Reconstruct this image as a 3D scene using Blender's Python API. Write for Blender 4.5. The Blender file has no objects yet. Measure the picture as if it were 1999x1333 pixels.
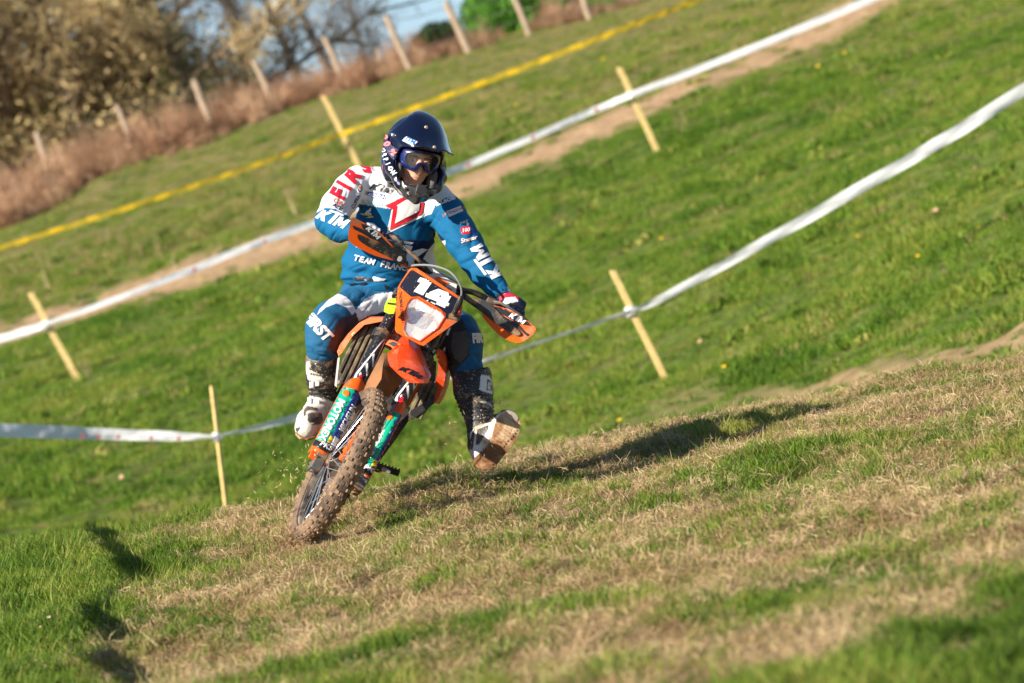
import bpy, bmesh, math, random
import numpy as np
from mathutils import Vector, Matrix, Quaternion
from mathutils.bvhtree import BVHTree

random.seed(7)
RNG = np.random.default_rng(11)
scn = bpy.context.scene
COL = scn.collection

# ------------------------------------------------------------------ camera, sky, sun, exposure
ROLL = math.radians(20.0); PITCH = math.radians(2.0); FPX = 7774.0
CR, SR = math.cos(ROLL), math.sin(ROLL)
CAMP = Vector((0, 0, 1.0))
FWD = Vector((0, math.cos(PITCH), -math.sin(PITCH)))
UP0 = Vector((0, math.sin(PITCH), math.cos(PITCH)))
RT0 = Vector((1, 0, 0))
XI = RT0 * CR - UP0 * SR
YI = RT0 * SR + UP0 * CR
cd = bpy.data.cameras.new('camera'); cam = bpy.data.objects.new('camera', cd); COL.objects.link(cam)
cam.matrix_world = Matrix(((XI.x, YI.x, -FWD.x, CAMP.x), (XI.y, YI.y, -FWD.y, CAMP.y), (XI.z, YI.z, -FWD.z, CAMP.z), (0, 0, 0, 1)))
cd.lens = 140.0; cd.sensor_width = 36.0; cd.clip_start = 0.5; cd.clip_end = 6000
cd.dof.use_dof = True; cd.dof.focus_distance = 16.4; cd.dof.aperture_fstop = 3.9
scn.camera = cam

SUNDIR = Vector((0.90, 0.80, -0.92)).normalized()      # direction the light travels
SUN_ELEV = math.asin(-SUNDIR.z)
SUN_AZ = math.atan2(-SUNDIR.x, -SUNDIR.y)
world = bpy.data.worlds.new('World'); scn.world = world; world.use_nodes = True
wn = world.node_tree.nodes; wl = world.node_tree.links
bg = wn['Background']; sky = wn.new('ShaderNodeTexSky'); sky.sky_type = 'NISHITA'; sky.sun_disc = False
sky.sun_elevation = SUN_ELEV; sky.sun_rotation = SUN_AZ; sky.altitude = 200; sky.air_density = 1.0
sky.dust_density = 0.2; sky.ozone_density = 1.6
wtc = wn.new('ShaderNodeTexCoord'); wadd = wn.new('ShaderNodeVectorMath'); wadd.operation = 'ADD'; wadd.inputs[1].default_value = (0, 0, .06)
wnm = wn.new('ShaderNodeVectorMath'); wnm.operation = 'NORMALIZE'
wl.new(wtc.outputs['Generated'], wadd.inputs[0]); wl.new(wadd.outputs[0], wnm.inputs[0]); wl.new(wnm.outputs[0], sky.inputs['Vector'])
wl.new(sky.outputs[0], bg.inputs[0]); bg.inputs[1].default_value = 0.065
sl = bpy.data.lights.new('sun', 'SUN'); sl.energy = 4.9; sl.angle = math.radians(0.55); sl.color = (1.0, 0.90, 0.75)
so = bpy.data.objects.new('sun', sl); COL.objects.link(so)
so.rotation_mode = 'QUATERNION'; so.rotation_quaternion = Vector((0, 0, -1)).rotation_difference(SUNDIR)
so.location = (-10, -8, 14)
scn.view_settings.view_transform = 'Standard'; scn.view_settings.look = 'None'
scn.view_settings.exposure = 1.0; scn.view_settings.gamma = 1.0
scn.render.resolution_x = 1024; scn.render.resolution_y = 683
scn.cycles.max_bounces = 6; scn.cycles.transparent_max_bounces = 12
scn.cycles.use_denoising = True

# ------------------------------------------------------------------ helpers
def S(px, py, a=0.0):
    """a point in the world seen at a photo pixel, a metres beyond the 16 m plane"""
    d = 16.0 + a
    return CAMP + FWD * d + XI * ((px - 999.5) / FPX * d) + YI * ((666.5 - py) / FPX * d)
def V(x, y, z):
    return XI * x + YI * y - FWD * z

def tag(o, label=None, cat=None, group=None, kind=None):
    if label: o['label'] = label
    if cat: o['category'] = cat
    if group: o['group'] = group
    if kind: o['kind'] = kind
    return o
def empty(name, loc, parent=None):
    o = bpy.data.objects.new(name, None); COL.objects.link(o); o.location = loc; o.empty_display_size = 0.1
    return o
def wloc(o):
    v = Vector((0, 0, 0))
    while o is not None:
        v = v + Vector(o.location); o = o.parent
    return v

def frame_from(zd, xh=None):
    z = Vector(zd).normalized()
    x = Vector(xh) if xh is not None else (Vector((1, 0, 0)) if abs(z.x) < .8 else Vector((0, 1, 0)))
    x = (x - z * x.dot(z)).normalized()
    return x, z.cross(x), z

def catmull(pts, n):
    P = [Vector(p) for p in pts]
    out = []
    for i in range(len(P) - 1):
        p0 = P[max(i - 1, 0)]; p1 = P[i]; p2 = P[i + 1]; p3 = P[min(i + 2, len(P) - 1)]
        for k in range(n):
            t = k / n
            out.append(0.5 * ((2 * p1) + (p2 - p0) * t + (2 * p0 - 5 * p1 + 4 * p2 - p3) * t * t + (3 * p1 - p0 - 3 * p2 + p3) * t ** 3))
    out.append(P[-1])
    return out

class MB:
    """collects shapes in world space, links them as one mesh object"""
    def __init__(s): s.v = []; s.f = []; s.m = []; s.mi = 0
    def add(s, vs, fs, mi=None):
        o = len(s.v); s.v += [tuple(p) for p in vs]; s.f += [tuple(i + o for i in f) for f in fs]
        s.m += [s.mi if mi is None else mi] * len(fs); return s
    def box(s, c, X, Y, Z, mi=None):
        """centre and three half-extent vectors"""
        c = Vector(c); vs = []
        for i in (-1, 1):
            for j in (-1, 1):
                for k in (-1, 1): vs.append(c + X * i + Y * j + Z * k)
        return s.add(vs, [(0, 1, 3, 2), (4, 6, 7, 5), (0, 4, 5, 1), (2, 3, 7, 6), (0, 2, 6, 4), (1, 5, 7, 3)], mi)
    def tube(s, pts, r, n=12, cap=True, mi=None, closed=False, flat=None):
        P = [Vector(p) for p in pts]; N = len(P)
        R = r if isinstance(r, (list, tuple)) else [r] * N
        vs = []; prev = None
        for i in range(N):
            if closed: t = P[(i + 1) % N] - P[i - 1]
            else: t = P[min(i + 1, N - 1)] - P[max(i - 1, 0)]
            t = t.normalized() if t.length > 1e-9 else Vector((0, 0, 1))
            if prev is None:
                x, y, _ = frame_from(t, flat)
            else:
                x = prev - t * prev.dot(t); x = x.normalized(); y = t.cross(x)
            prev = x
            rr = R[i]
            ra, rb = rr if isinstance(rr, (list, tuple)) else (rr, rr)
            for k in range(n):
                a = 2 * math.pi * k / n
                vs.append(P[i] + x * (math.cos(a) * ra) + y * (math.sin(a) * rb))
        fs = []
        rng = range(N if closed else N - 1)
        for i in rng:
            j = (i + 1) % N
            for k in range(n):
                l = (k + 1) % n
                fs.append((i * n + k, i * n + l, j * n + l, j * n + k))
        if cap and not closed:
            fs.append(tuple(range(n - 1, -1, -1))); fs.append(tuple((N - 1) * n + k for k in range(n)))
        return s.add(vs, fs, mi)
    def cone(s, a, b, ra, rb, n=16, mi=None): return s.tube([a, b], [ra, rb], n, True, mi)
    def lathe(s, c, ax, prof, n=32, mi=None, closed=False, xh=None):
        """profile of (axial, radius) points turned about an axis"""
        x, y, z = frame_from(ax, xh); c = Vector(c); vs = []; m = len(prof)
        for k in range(n):
            a = 2 * math.pi * k / n; d = x * math.cos(a) + y * math.sin(a)
            for (h, r) in prof: vs.append(c + z * h + d * r)
        fs = []
        for k in range(n):
            l = (k + 1) % n
            for i in range(m if closed else m - 1):
                j = (i + 1) % m
                fs.append((k * m + i, l * m + i, l * m + j, k * m + j))
        return s.add(vs, fs, mi)
    def loft(s, rings, cap=True, mi=None, closed=True):
        n = len(rings[0]); vs = [p for r in rings for p in r]; fs = []
        for i in range(len(rings) - 1):
            for k in range(n if closed else n - 1):
                l = (k + 1) % n
                fs.append((i * n + k, i * n + l, (i + 1) * n + l, (i + 1) * n + k))
        if cap: fs.append(tuple(range(n - 1, -1, -1))); fs.append(tuple((len(rings) - 1) * n + k for k in range(n)))
        return s.add(vs, fs, mi)
    def prism(s, pts, d, mi=None):
        """closed outline of world points pushed along d"""
        n = len(pts); P = [Vector(p) for p in pts]; d = Vector(d)
        vs = P + [p + d for p in P]
        fs = [tuple(range(n)), tuple(range(2 * n - 1, n - 1, -1))]
        for k in range(n):
            l = (k + 1) % n; fs.append((k, k + n, l + n, l))
        return s.add(vs, fs, mi)
    def ell(s, c, X, Y, Z, n=16, m=10, mi=None):
        c = Vector(c); vs = []; fs = []
        for i in range(m + 1):
            t = math.pi * i / m
            for k in range(n):
                a = 2 * math.pi * k / n
                vs.append(c + X * (math.sin(t) * math.cos(a)) + Y * (math.sin(t) * math.sin(a)) + Z * math.cos(t))
        for i in range(m):
            for k in range(n):
                l = (k + 1) % n
                fs.append((i * n + k, i * n + l, (i + 1) * n + l, (i + 1) * n + k))
        return s.add(vs, fs, mi)
    def build(s, name, mats, parent=None, bevel=0, smooth=True, angle=35, origin=None, sub=0, solid=0):
        o0 = wloc(parent) if parent is not None else (Vector(origin) if origin is not None else Vector((0, 0, 0)))
        me = bpy.data.meshes.new(name)
        me.from_pydata([(p[0] - o0.x, p[1] - o0.y, p[2] - o0.z) for p in s.v], [], s.f)
        mats = mats if isinstance(mats, (list, tuple)) else [mats]
        for m in mats: me.materials.append(m)
        if len(mats) > 1: me.polygons.foreach_set('material_index', s.m)
        bm = bmesh.new(); bm.from_mesh(me)
        bmesh.ops.remove_doubles(bm, verts=bm.verts, dist=1e-6)
        bmesh.ops.recalc_face_normals(bm, faces=bm.faces)
        bm.to_mesh(me); bm.free()
        if smooth:
            me.polygons.foreach_set('use_smooth', [True] * len(me.polygons))
            if not sub: me.set_sharp_from_angle(angle=math.radians(angle))
        me.update()
        ob = bpy.data.objects.new(name, me); COL.objects.link(ob)
        if parent is not None: ob.parent = parent
        elif origin is not None: ob.location = o0
        if solid:
            md = ob.modifiers.new('solid', 'SOLIDIFY'); md.thickness = solid; md.offset = 0
        if bevel:
            md = ob.modifiers.new('bevel', 'BEVEL'); md.width = bevel; md.segments = 2; md.limit_method = 'ANGLE'; md.angle_limit = math.radians(40)
        if sub:
            md = ob.modifiers.new('sub', 'SUBSURF'); md.levels = sub; md.render_levels = sub
        return ob

def np_mesh(name, v, f, mat, smooth=False):
    """fast mesh of equal-sized faces from numpy arrays"""
    me = bpy.data.meshes.new(name); k = f.shape[1]
    me.vertices.add(len(v)); me.vertices.foreach_set('co', v.astype(np.float32).ravel())
    me.loops.add(f.size); me.loops.foreach_set('vertex_index', f.astype(np.int32).ravel())
    me.polygons.add(len(f)); me.polygons.foreach_set('loop_start', np.arange(0, f.size, k, dtype=np.int32))
    if smooth: me.polygons.foreach_set('use_smooth', np.ones(len(f), dtype=bool))
    me.update(calc_edges=True); me.validate()
    if mat: me.materials.append(mat)
    return me

# ------------------------------------------------------------------ materials
def lin(c):
    return tuple(((x / 255) / 12.92 if x / 255 <= 0.04045 else ((x / 255 + 0.055) / 1.055) ** 2.4) for x in c)
def mat(name, col, rough=0.6, metal=0.0, spec=0.5, coat=0.0, noise=0.0, nscale=40, dirt=None, dirt_amt=0.0, dscale=6, bump=0.0, bscale=120, sheen=0.0, trans=0.0, vcol=False, speck=None, speck_t=0.66, speck_scale=90):
    m = bpy.data.materials.new(name); m.use_nodes = True; nt = m.node_tree; N = nt.nodes; L = nt.links
    b = N['Principled BSDF']; b.inputs['Roughness'].default_value = rough; b.inputs['Metallic'].default_value = metal
    b.inputs['Specular IOR Level'].default_value = spec; b.inputs['Coat Weight'].default_value = coat
    b.inputs['Coat Roughness'].default_value = 0.08; b.inputs['Sheen Weight'].default_value = sheen
    tc = N.new('ShaderNodeTexCoord')
    if vcol:
        a = N.new('ShaderNodeAttribute'); a.attribute_name = 'paint'; src = a.outputs['Color']
    else:
        r = N.new('ShaderNodeRGB'); r.outputs[0].default_value = (*col, 1); src = r.outputs[0]
    def tex(scale, det=4):
        t = N.new('ShaderNodeTexNoise'); t.inputs['Scale'].default_value = scale; t.inputs['Detail'].default_value = det
        L.new(tc.outputs['Object'], t.inputs['Vector']); return t
    def mix(fac, a_, b_, typ='MIX'):
        x = N.new('ShaderNodeMix'); x.data_type = 'RGBA'; x.blend_type = typ
        if isinstance(fac, float): x.inputs[0].default_value = fac
        else: L.new(fac, x.inputs[0])
        L.new(a_, x.inputs[6])
        if isinstance(b_, tuple): x.inputs[7].default_value = (*b_, 1)
        else: L.new(b_, x.inputs[7])
        return x.outputs[2]
    def ramp(o, lo, hi):
        r = N.new('ShaderNodeMapRange'); r.inputs[1].default_value = lo; r.inputs[2].default_value = hi; L.new(o, r.inputs[0]); return r.outputs[0]
    if noise:
        t = tex(nscale); h = N.new('ShaderNodeHueSaturation'); L.new(src, h.inputs['Color'])
        rr = N.new('ShaderNodeMapRange'); rr.inputs[1].default_value = .25; rr.inputs[2].default_value = .75
        rr.inputs[3].default_value = 1 - noise; rr.inputs[4].default_value = 1 + noise; L.new(t.outputs[0], rr.inputs[0])
        L.new(rr.outputs[0], h.inputs['Value']); src = h.outputs[0]
    if dirt:
        t = tex(dscale, 8); f = ramp(t.outputs[0], 0.62 - dirt_amt * .35, 0.80 - dirt_amt * .35)
        src = mix(f, src, dirt)
        rr = N.new('ShaderNodeMapRange'); rr.inputs[3].default_value = rough; rr.inputs[4].default_value = 0.9; L.new(f, rr.inputs[0]); L.new(rr.outputs[0], b.inputs['Roughness'])
    if speck:
        t = tex(speck_scale, 2); f = ramp(t.outputs[0], speck_t, speck_t + .03); src = mix(f, src, speck)
    L.new(src, b.inputs['Base Color'])
    if bump:
        t = tex(bscale, 5); bp = N.new('ShaderNodeBump'); bp.inputs['Strength'].default_value = bump; bp.inputs['Distance'].default_value = 0.01
        L.new(t.outputs[0], bp.inputs['Height']); L.new(bp.outputs[0], b.inputs['Normal'])
    if trans:
        b.inputs['Transmission Weight'].default_value = trans
    return m

def leaf_mat(name, cols, scale=1.2, transl=0.35, rough=0.6, jit=0.35, pos=True):
    """leaf or grass blade: colour wanders over the place and per blade, light comes through"""
    m = bpy.data.materials.new(name); m.use_nodes = True; nt = m.node_tree; N = nt.nodes; L = nt.links
    for n in list(N):
        if n.type != 'OUTPUT_MATERIAL': N.remove(n)
    out = [n for n in N if n.type == 'OUTPUT_MATERIAL'][0]
    geo = N.new('ShaderNodeNewGeometry'); t = N.new('ShaderNodeTexNoise'); t.inputs['Scale'].default_value = scale; t.inputs['Detail'].default_value = 5
    L.new(geo.outputs['Position'], t.inputs['Vector'])
    oi = N.new('ShaderNodeObjectInfo')
    add = N.new('ShaderNodeMath'); add.operation = 'MULTIPLY_ADD'; L.new(oi.outputs['Random'], add.inputs[0]); add.inputs[1].default_value = jit; 
    ri = N.new('ShaderNodeMath'); ri.operation = 'MULTIPLY_ADD'; L.new(geo.outputs['Random Per Island'], ri.inputs[0]); ri.inputs[1].default_value = jit
    off = N.new('ShaderNodeMath'); off.operation = 'ADD'; L.new(t.outputs[0], off.inputs[0]); off.inputs[1].default_value = -jit
    L.new(off.outputs[0], ri.inputs[2]); L.new(ri.outputs[0], add.inputs[2])
    cr = N.new('ShaderNodeValToRGB'); L.new(add.outputs[0], cr.inputs[0])
    e = cr.color_ramp.elements; n = len(cols)
    for i, c in enumerate(cols):
        p = 0.22 + 0.56 * i / max(n - 1, 1)
        if i < 2: e[i].position = p; e[i].color = (*c, 1)
        else: x = e.new(p); x.color = (*c, 1)
    d = N.new('ShaderNodeBsdfPrincipled'); d.inputs['Roughness'].default_value = rough; d.inputs['Specular IOR Level'].default_value = 0.25
    L.new(cr.outputs[0], d.inputs['Base Color'])
    tr = N.new('ShaderNodeBsdfTranslucent'); L.new(cr.outputs[0], tr.inputs[0])
    mx = N.new('ShaderNodeMixShader'); mx.inputs[0].default_value = transl; L.new(d.outputs[0], mx.inputs[1]); L.new(tr.outputs[0], mx.inputs[2])
    L.new(mx.outputs[0], out.inputs[0])
    return m

# ------------------------------------------------------------------ numpy noise and terrain
def _hash(ix, iy, seed):
    h = (ix.astype(np.int64) * 374761393 + iy.astype(np.int64) * 668265263 + seed * 1442695041) & 0xFFFFFFFF
    h = ((h ^ (h >> 13)) * 1274126177) & 0xFFFFFFFF
    return ((h ^ (h >> 16)) & 0xFFFF) / 65535.0
def vnoise(x, y, seed=0):
    ix = np.floor(x); iy = np.floor(y); fx = x - ix; fy = y - iy
    fx = fx * fx * (3 - 2 * fx); fy = fy * fy * (3 - 2 * fy)
    a = _hash(ix, iy, seed); b = _hash(ix + 1, iy, seed); c = _hash(ix, iy + 1, seed); d = _hash(ix + 1, iy + 1, seed)
    return (a * (1 - fx) + b * fx) * (1 - fy) + (c * (1 - fx) + d * fx) * fy
def fbm(x, y, o=4, seed=0):
    s = 0; a = 0.5; t = 0
    for i in range(o):
        s = s + a * vnoise(x * 2 ** i + 17.3 * i, y * 2 ** i - 9.1 * i, seed + i); t += a; a *= 0.5
    return s / t
def sstep(a, b, x):
    t = np.clip((x - a) / (b - a), 0, 1); return t * t * (3 - 2 * t)
_tx = np.linspace(-14, 14, 561)
_tz = np.interp(_tx, [-14, -8, -4, -3, -2.5, -1.7, -1.04, -.38, .38, 1.2, 2.15, 4, 8, 14],
                [1.5, 1.1, .58, .36, .225, .055, -.05, -.13, -.28, -.43, -.59, -.80, -1.0, -1.2])
_k = np.exp(-np.linspace(-2, 2, 17) ** 2); _k /= _k.sum()
_tz = np.convolve(np.pad(_tz, 8, mode='edge'), _k, 'valid')
def terrain(x, y):
    x = np.asarray(x, dtype=float); y = np.asarray(y, dtype=float)
    nearz = np.interp(x, _tx, _tz)
    yc = 18.6 + 0.15 * np.clip(x, -3, 4) + 0.25 * np.sin(x * 1.7)
    cap = -0.02 * np.clip(y - yc + 1, 0, 30) ** 2 * 0.2
    prof = np.interp(y, [24, 30, 35, 40, 48, 60, 80, 84, 92, 120, 220, 600, 3000],
                     [-1.25, -1.15, -1.0, -.42, .5, 1.87, 4.12, 4.35, 4.1, 2.2, -4, -16, -60])
    xx = np.clip(x, -9, 9)
    bowl = 0.02 * (xx - .5) ** 2 * (1 - sstep(38, 48, y))
    farz = prof + bowl - 0.04 * xx * sstep(38, 48, y) * (1 - sstep(90, 140, y)) - 0.05 * np.clip(xx, 0, 9) * sstep(66, 80, y) * (1 - sstep(90, 140, y))
    w = sstep(0, 1, (y - yc) / 5.5)
    z = (nearz + cap) * (1 - w) + farz * w
    amp = np.where(y < 20, 1.0, 1.0)
    b = (fbm(x * 1.3, y * 1.3, 3, 5) - .5) * 0.15 + (fbm(x * 5, y * 5, 3, 9) - .5) * 0.06 * (1 - .35 * sstep(22, 40, y))
    b = b + (fbm(x * .35, y * .35, 3, 3) - .5) * 0.35 * sstep(24, 40, y)
    flat = np.exp(-((x + 1.05) ** 2 + (y - 16) ** 2) / .1)
    return z + b * amp * (1 - flat)
def tz(x, y): return float(terrain(np.array([x]), np.array([y]))[0])
def ray_ground(px, py, d0=7.0, d1=95.0):
    o = S(px, py, 0) - CAMP; o = o / 16.0
    ds = np.linspace(d0, d1, 6000)
    z = CAMP.z + o.z * ds; g = terrain(CAMP.x + o.x * ds, CAMP.y + o.y * ds)
    hit = np.nonzero(z <= g)[0]
    d = ds[hit[0]] if len(hit) else d1
    return CAMP + o * float(d), float(d)

def dry_mask(x, y):
    """0 green .. 1 dry mown thatch; albedo pattern of the meadow"""
    n = fbm(x * 1.1 + 3, y * .9, 4, 21); n2 = fbm(x * 4.2, y * 3.6, 3, 33)
    near = 0.12 + 0.95 * sstep(-2.1, -0.9, x + (n - .5) * 1.2) - 0.55 * sstep(12.6, 10.6, y + (n - .5) * 3) + (n - .5) * 2.3 + (n2 - .5) * 2.0
    near = near - .5 * sstep(.8, 2.6, x) * sstep(14.8, 12.4, y)
    far = 0.05 + 0.45 * sstep(52, 63, y) + (n - .5) * .5 + (n2 - .5) * .3
    w = sstep(20.2, 24, y)
    return np.clip(near * (1 - w) + far * w, 0, 1)
def dirt_mask(x, y):
    n = fbm(x * .9, y * .5, 4, 51)
    yt = 54.6 + np.interp(x, [-12, -6, 0, 2.7, 6.6, 12], [1.8, .6, .3, 2.4, 7.2, 13])
    t1 = np.exp(-((y - yt) / 1.7) ** 4) * sstep(.18, .50, n + .12)
    yr = np.interp(x, [-1, 1, 2.15, 3, 4.5, 9], [34, 32.3, 28.8, 26.6, 25.2, 25])
    t2 = .8 * np.exp(-((y - yr) / 1.2) ** 2) * sstep(.2, 2.6, x) * sstep(.25, .55, n + .12)
    return np.clip(t1 + t2, 0, 1)
# ------------------------------------------------------------------ ground sheet
def ground():
    ys = np.concatenate([np.arange(-30, 6, 2.0), np.arange(6, 8, .2), np.arange(8, 21.5, .036), np.arange(21.5, 40, .16), np.arange(40, 90, .35),
                         np.arange(90, 200, 6), np.geomspace(200, 3000, 14)])
    ys = np.unique(np.round(ys, 4))
    core = np.concatenate([np.linspace(-1, 1, 300)])
    out = np.array([1.4, 2.2, 4, 8, 20, 60])
    ss = np.concatenate([-out[::-1], core, out])
    half = np.clip(0.17 * ys + 1.4, 3.4, 60)
    X = half[:, None] * ss[None, :]; Y = np.repeat(ys[:, None], len(ss), 1)
    far = np.abs(ss)[None, :] > 1
    X = np.where(far, np.sign(ss)[None, :] * (half[:, None] + (np.abs(ss)[None, :] - 1) * 14), X)
    Z = terrain(X, Y)
    v = np.stack([X, Y, Z], -1).reshape(-1, 3); n = len(ss); m = len(ys)
    i = np.arange(m - 1)[:, None] * n + np.arange(n - 1)[None, :]
    f = np.stack([i, i + 1, i + 1 + n, i + n], -1).reshape(-1, 4)
    me = np_mesh('ground', v, f, None, True)
    dm = dry_mask(X, Y).ravel(); dt = dirt_mask(X, Y).ravel()
    a = me.attributes.new('dry', 'FLOAT', 'POINT'); a.data.foreach_set('value', dm.astype(np.float32))
    a = me.attributes.new('dirt', 'FLOAT', 'POINT'); a.data.foreach_set('value', dt.astype(np.float32))
    m_ = bpy.data.materials.new('meadow_soil'); m_.use_nodes = True; N = m_.node_tree.nodes; L = m_.node_tree.links
    b = N['Principled BSDF']; b.inputs['Roughness'].default_value = .95; b.inputs['Specular IOR Level'].default_value = .1
    geo = N.new('ShaderNodeNewGeometry')
    def noise(s, d=6):
        t = N.new('ShaderNodeTexNoise'); t.inputs['Scale'].default_value = s; t.inputs['Detail'].default_value = d; L.new(geo.outputs['Position'], t.inputs['Vector']); return t.outputs[0]
    def ramp(src, stops):
        r = N.new('ShaderNodeValToRGB'); L.new(src, r.inputs[0]); e = r.color_ramp.elements
        for k, (p, c) in enumerate(stops):
            if k < 2: e[k].position = p; e[k].color = (*c, 1)
            else: q = e.new(p); q.color = (*c, 1)
        return r.outputs[0]
    def mixc(fac, a_, b_):
        x = N.new('ShaderNodeMix'); x.data_type = 'RGBA'; L.new(fac, x.inputs[0]); L.new(a_, x.inputs[6]); L.new(b_, x.inputs[7]); return x.outputs[2]
    g = ramp(noise(9), [(.3, (.05, .075, .016)), (.7, (.12, .17, .03))])
    s_ = ramp(noise(38), [(.3, (.11, .075, .035)), (.7, (.33, .25, .13))])
    d_ = ramp(noise(7), [(.3, (.25, .155, .085)), (.7, (.46, .32, .19))])
    a1 = N.new('ShaderNodeAttribute'); a1.attribute_name = 'dry'; a2 = N.new('ShaderNodeAttribute'); a2.attribute_name = 'dirt'
    c = mixc(a1.outputs['Fac'], g, s_); c = mixc(a2.outputs['Fac'], c, d_)
    L.new(c, b.inputs['Base Color'])
    bp = N.new('ShaderNodeBump'); bp.inputs['Strength'].default_value = .7; bp.inputs['Distance'].default_value = .02
    L.new(noise(60), bp.inputs['Height']); L.new(bp.outputs[0], b.inputs['Normal'])
    me.materials.append(m_)
    o = bpy.data.objects.new('ground', me); COL.objects.link(o); tag(o, kind='structure')
    return o
ground()

# ------------------------------------------------------------------ grass clumps, scattered by geometry nodes
def clump(name, nb, rad, h0, h1, w, lean, mat_, seed, flat=0.0):
    r = np.random.default_rng(seed)
    a = r.uniform(0, 2 * np.pi, nb); rr = rad * np.sqrt(r.uniform(0, 1, nb)); bx = rr * np.cos(a); by = rr * np.sin(a)
    h = r.uniform(h0, h1, nb); d = r.uniform(0, 2 * np.pi, nb); ln = lean * r.uniform(.2, 1, nb) * h
    tw = r.uniform(0, 2 * np.pi, nb); ww = w * r.uniform(.6, 1.3, nb)
    sx = np.cos(tw) * ww / 2; sy = np.sin(tw) * ww / 2
    up = np.where(r.uniform(0, 1, nb) < flat, .18, 1.0)
    z0 = np.full(nb, -0.006)
    P = []
    for t, wf in ((0, 1.0), (.5, .85)):
        cx = bx + np.cos(d) * ln * t ** 1.6; cy = by + np.sin(d) * ln * t ** 1.6; cz = z0 + h * up * t
        P.append(np.stack([cx - sx * wf, cy - sy * wf, cz], 1)); P.append(np.stack([cx + sx * wf, cy + sy * wf, cz], 1))
    P.append(np.stack([bx + np.cos(d) * ln, by + np.sin(d) * ln, z0 + h * up * (1 - .25 * lean)], 1))
    v = np.stack(P, 1).reshape(-1, 3); b = np.arange(nb) * 5
    f = np.concatenate([np.stack([b, b + 1, b + 3], 1), np.stack([b, b + 3, b + 2], 1), np.stack([b + 2, b + 3, b + 4], 1)])
    me = np_mesh(name, v, f, mat_)
    return bpy.data.objects.new(name, me)

def scatter(name, protos, pts, scl, tilt=0.15, seed=3, label=None, cat=None):
    """one object: instances of the prototype clumps on given points"""
    c = bpy.data.collections.new(name + '_kit')
    for p in protos: c.objects.link(p)
    n = len(pts); r = np.random.default_rng(seed)
    me = bpy.data.meshes.new(name); me.vertices.add(n); me.vertices.foreach_set('co', pts.astype(np.float32).ravel())
    rot = np.stack([r.normal(0, tilt, n), r.normal(0, tilt, n), r.uniform(0, 6.283, n)], 1)
    a = me.attributes.new('rot', 'FLOAT_VECTOR', 'POINT'); a.data.foreach_set('vector', rot.astype(np.float32).ravel())
    a = me.attributes.new('scl', 'FLOAT', 'POINT'); a.data.foreach_set('value', scl.astype(np.float32))
    a = me.attributes.new('pick', 'INT', 'POINT'); a.data.foreach_set('value', r.integers(0, len(protos), n).astype(np.int32))
    ob = bpy.data.objects.new(name, me); COL.objects.link(ob)
    ng = bpy.data.node_groups.new(name, 'GeometryNodeTree')
    ng.interface.new_socket('Geometry', in_out='INPUT', socket_type='NodeSocketGeometry'); ng.interface.new_socket('Geometry', in_out='OUTPUT', socket_type='NodeSocketGeometry')
    N = ng.nodes; L = ng.links
    gi = N.new('NodeGroupInput'); go = N.new('NodeGroupOutput'); ip = N.new('GeometryNodeInstanceOnPoints'); ci = N.new('GeometryNodeCollectionInfo')
    ci.inputs[0].default_value = c; ci.inputs['Separate Children'].default_value = True; ci.inputs['Reset Children'].default_value = True
    L.new(gi.outputs[0], ip.inputs['Points']); L.new(ci.outputs[0], ip.inputs['Instance']); ip.inputs['Pick Instance'].default_value = True
    def na(nm, t):
        x = N.new('GeometryNodeInputNamedAttribute'); x.data_type = t; x.inputs[0].default_value = nm; return x.outputs[0]
    L.new(na('pick', 'INT'), ip.inputs['Instance Index'])
    L.new(na('rot', 'FLOAT_VECTOR'), ip.inputs['Rotation']); L.new(na('scl', 'FLOAT'), ip.inputs['Scale'])
    L.new(ip.outputs[0], go.inputs[0])
    md = ob.modifiers.new('scatter', 'NODES'); md.node_group = ng
    tag(ob, label, cat, kind='stuff')
    return ob

M_GREEN = leaf_mat('grass_green', [(.040, .085, .008), (.10, .19, .017), (.19, .29, .030), (.38, .36, .09)], 1.6, .4)
M_HILL = leaf_mat('grass_hill', [(.060, .135, .012), (.115, .225, .018), (.19, .30, .030), (.33, .33, .065)], .55, .4)
M_DRYG = leaf_mat('grass_olive', [(.20, .21, .055), (.32, .29, .09), (.46, .38, .16)], .8, .35)
M_STRAW = leaf_mat('grass_straw', [(.26, .165, .08), (.46, .33, .17), (.64, .50, .30)], 3.0, .25)

def rand_pts(n, y0, y1, wid, extra, seed, pw=1.0):
    r = np.random.default_rng(seed)
    y = y0 + (y1 - y0) * r.uniform(0, 1, n) ** pw
    x = r.uniform(-1, 1, n) * (wid * y + extra)
    return x, y, r
def put(x, y): return np.stack([x, y, terrain(x, y)], 1)

green_n = [clump('tuft', 46, .055, .020, .055, .0030, .9, M_GREEN, 100 + i) for i in range(5)] + [clump('tuft', 30, .04, .04, .085, .0034, .8, M_GREEN, 120 + i) for i in range(2)]
straw_n = [clump('thatch', 44, .07, .02, .06, .0026, 1.5, M_STRAW, 140 + i, flat=.75) for i in range(5)]
x, y, r = rand_pts(64000, 8.2, 21.2, .145, 1.1, 1)
d = dry_mask(x, y); u = r.uniform(0, 1, len(x))
dirt = dirt_mask(x, y)
whl = np.exp(-((x + 1.0) ** 2 + (y - 15.85) ** 2) / .05)
k = (u > d * .82) & (r.uniform(0, 1, len(x)) > dirt) & (whl < .3)
n_ = fbm(x * 2.2, y * 2.2, 3, 77)
scatter('grass', green_n, put(x[k], y[k]), (.42 + 1.05 * n_[k] ** 1.5 + .42 * (1 - d[k])) * np.where(x[k] < -1.6, 1.2, 1.0), label='short green meadow grass growing through the mown foreground', cat='grass')
x, y, r = rand_pts(72000, 8.2, 21.2, .145, 1.1, 2)
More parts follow.
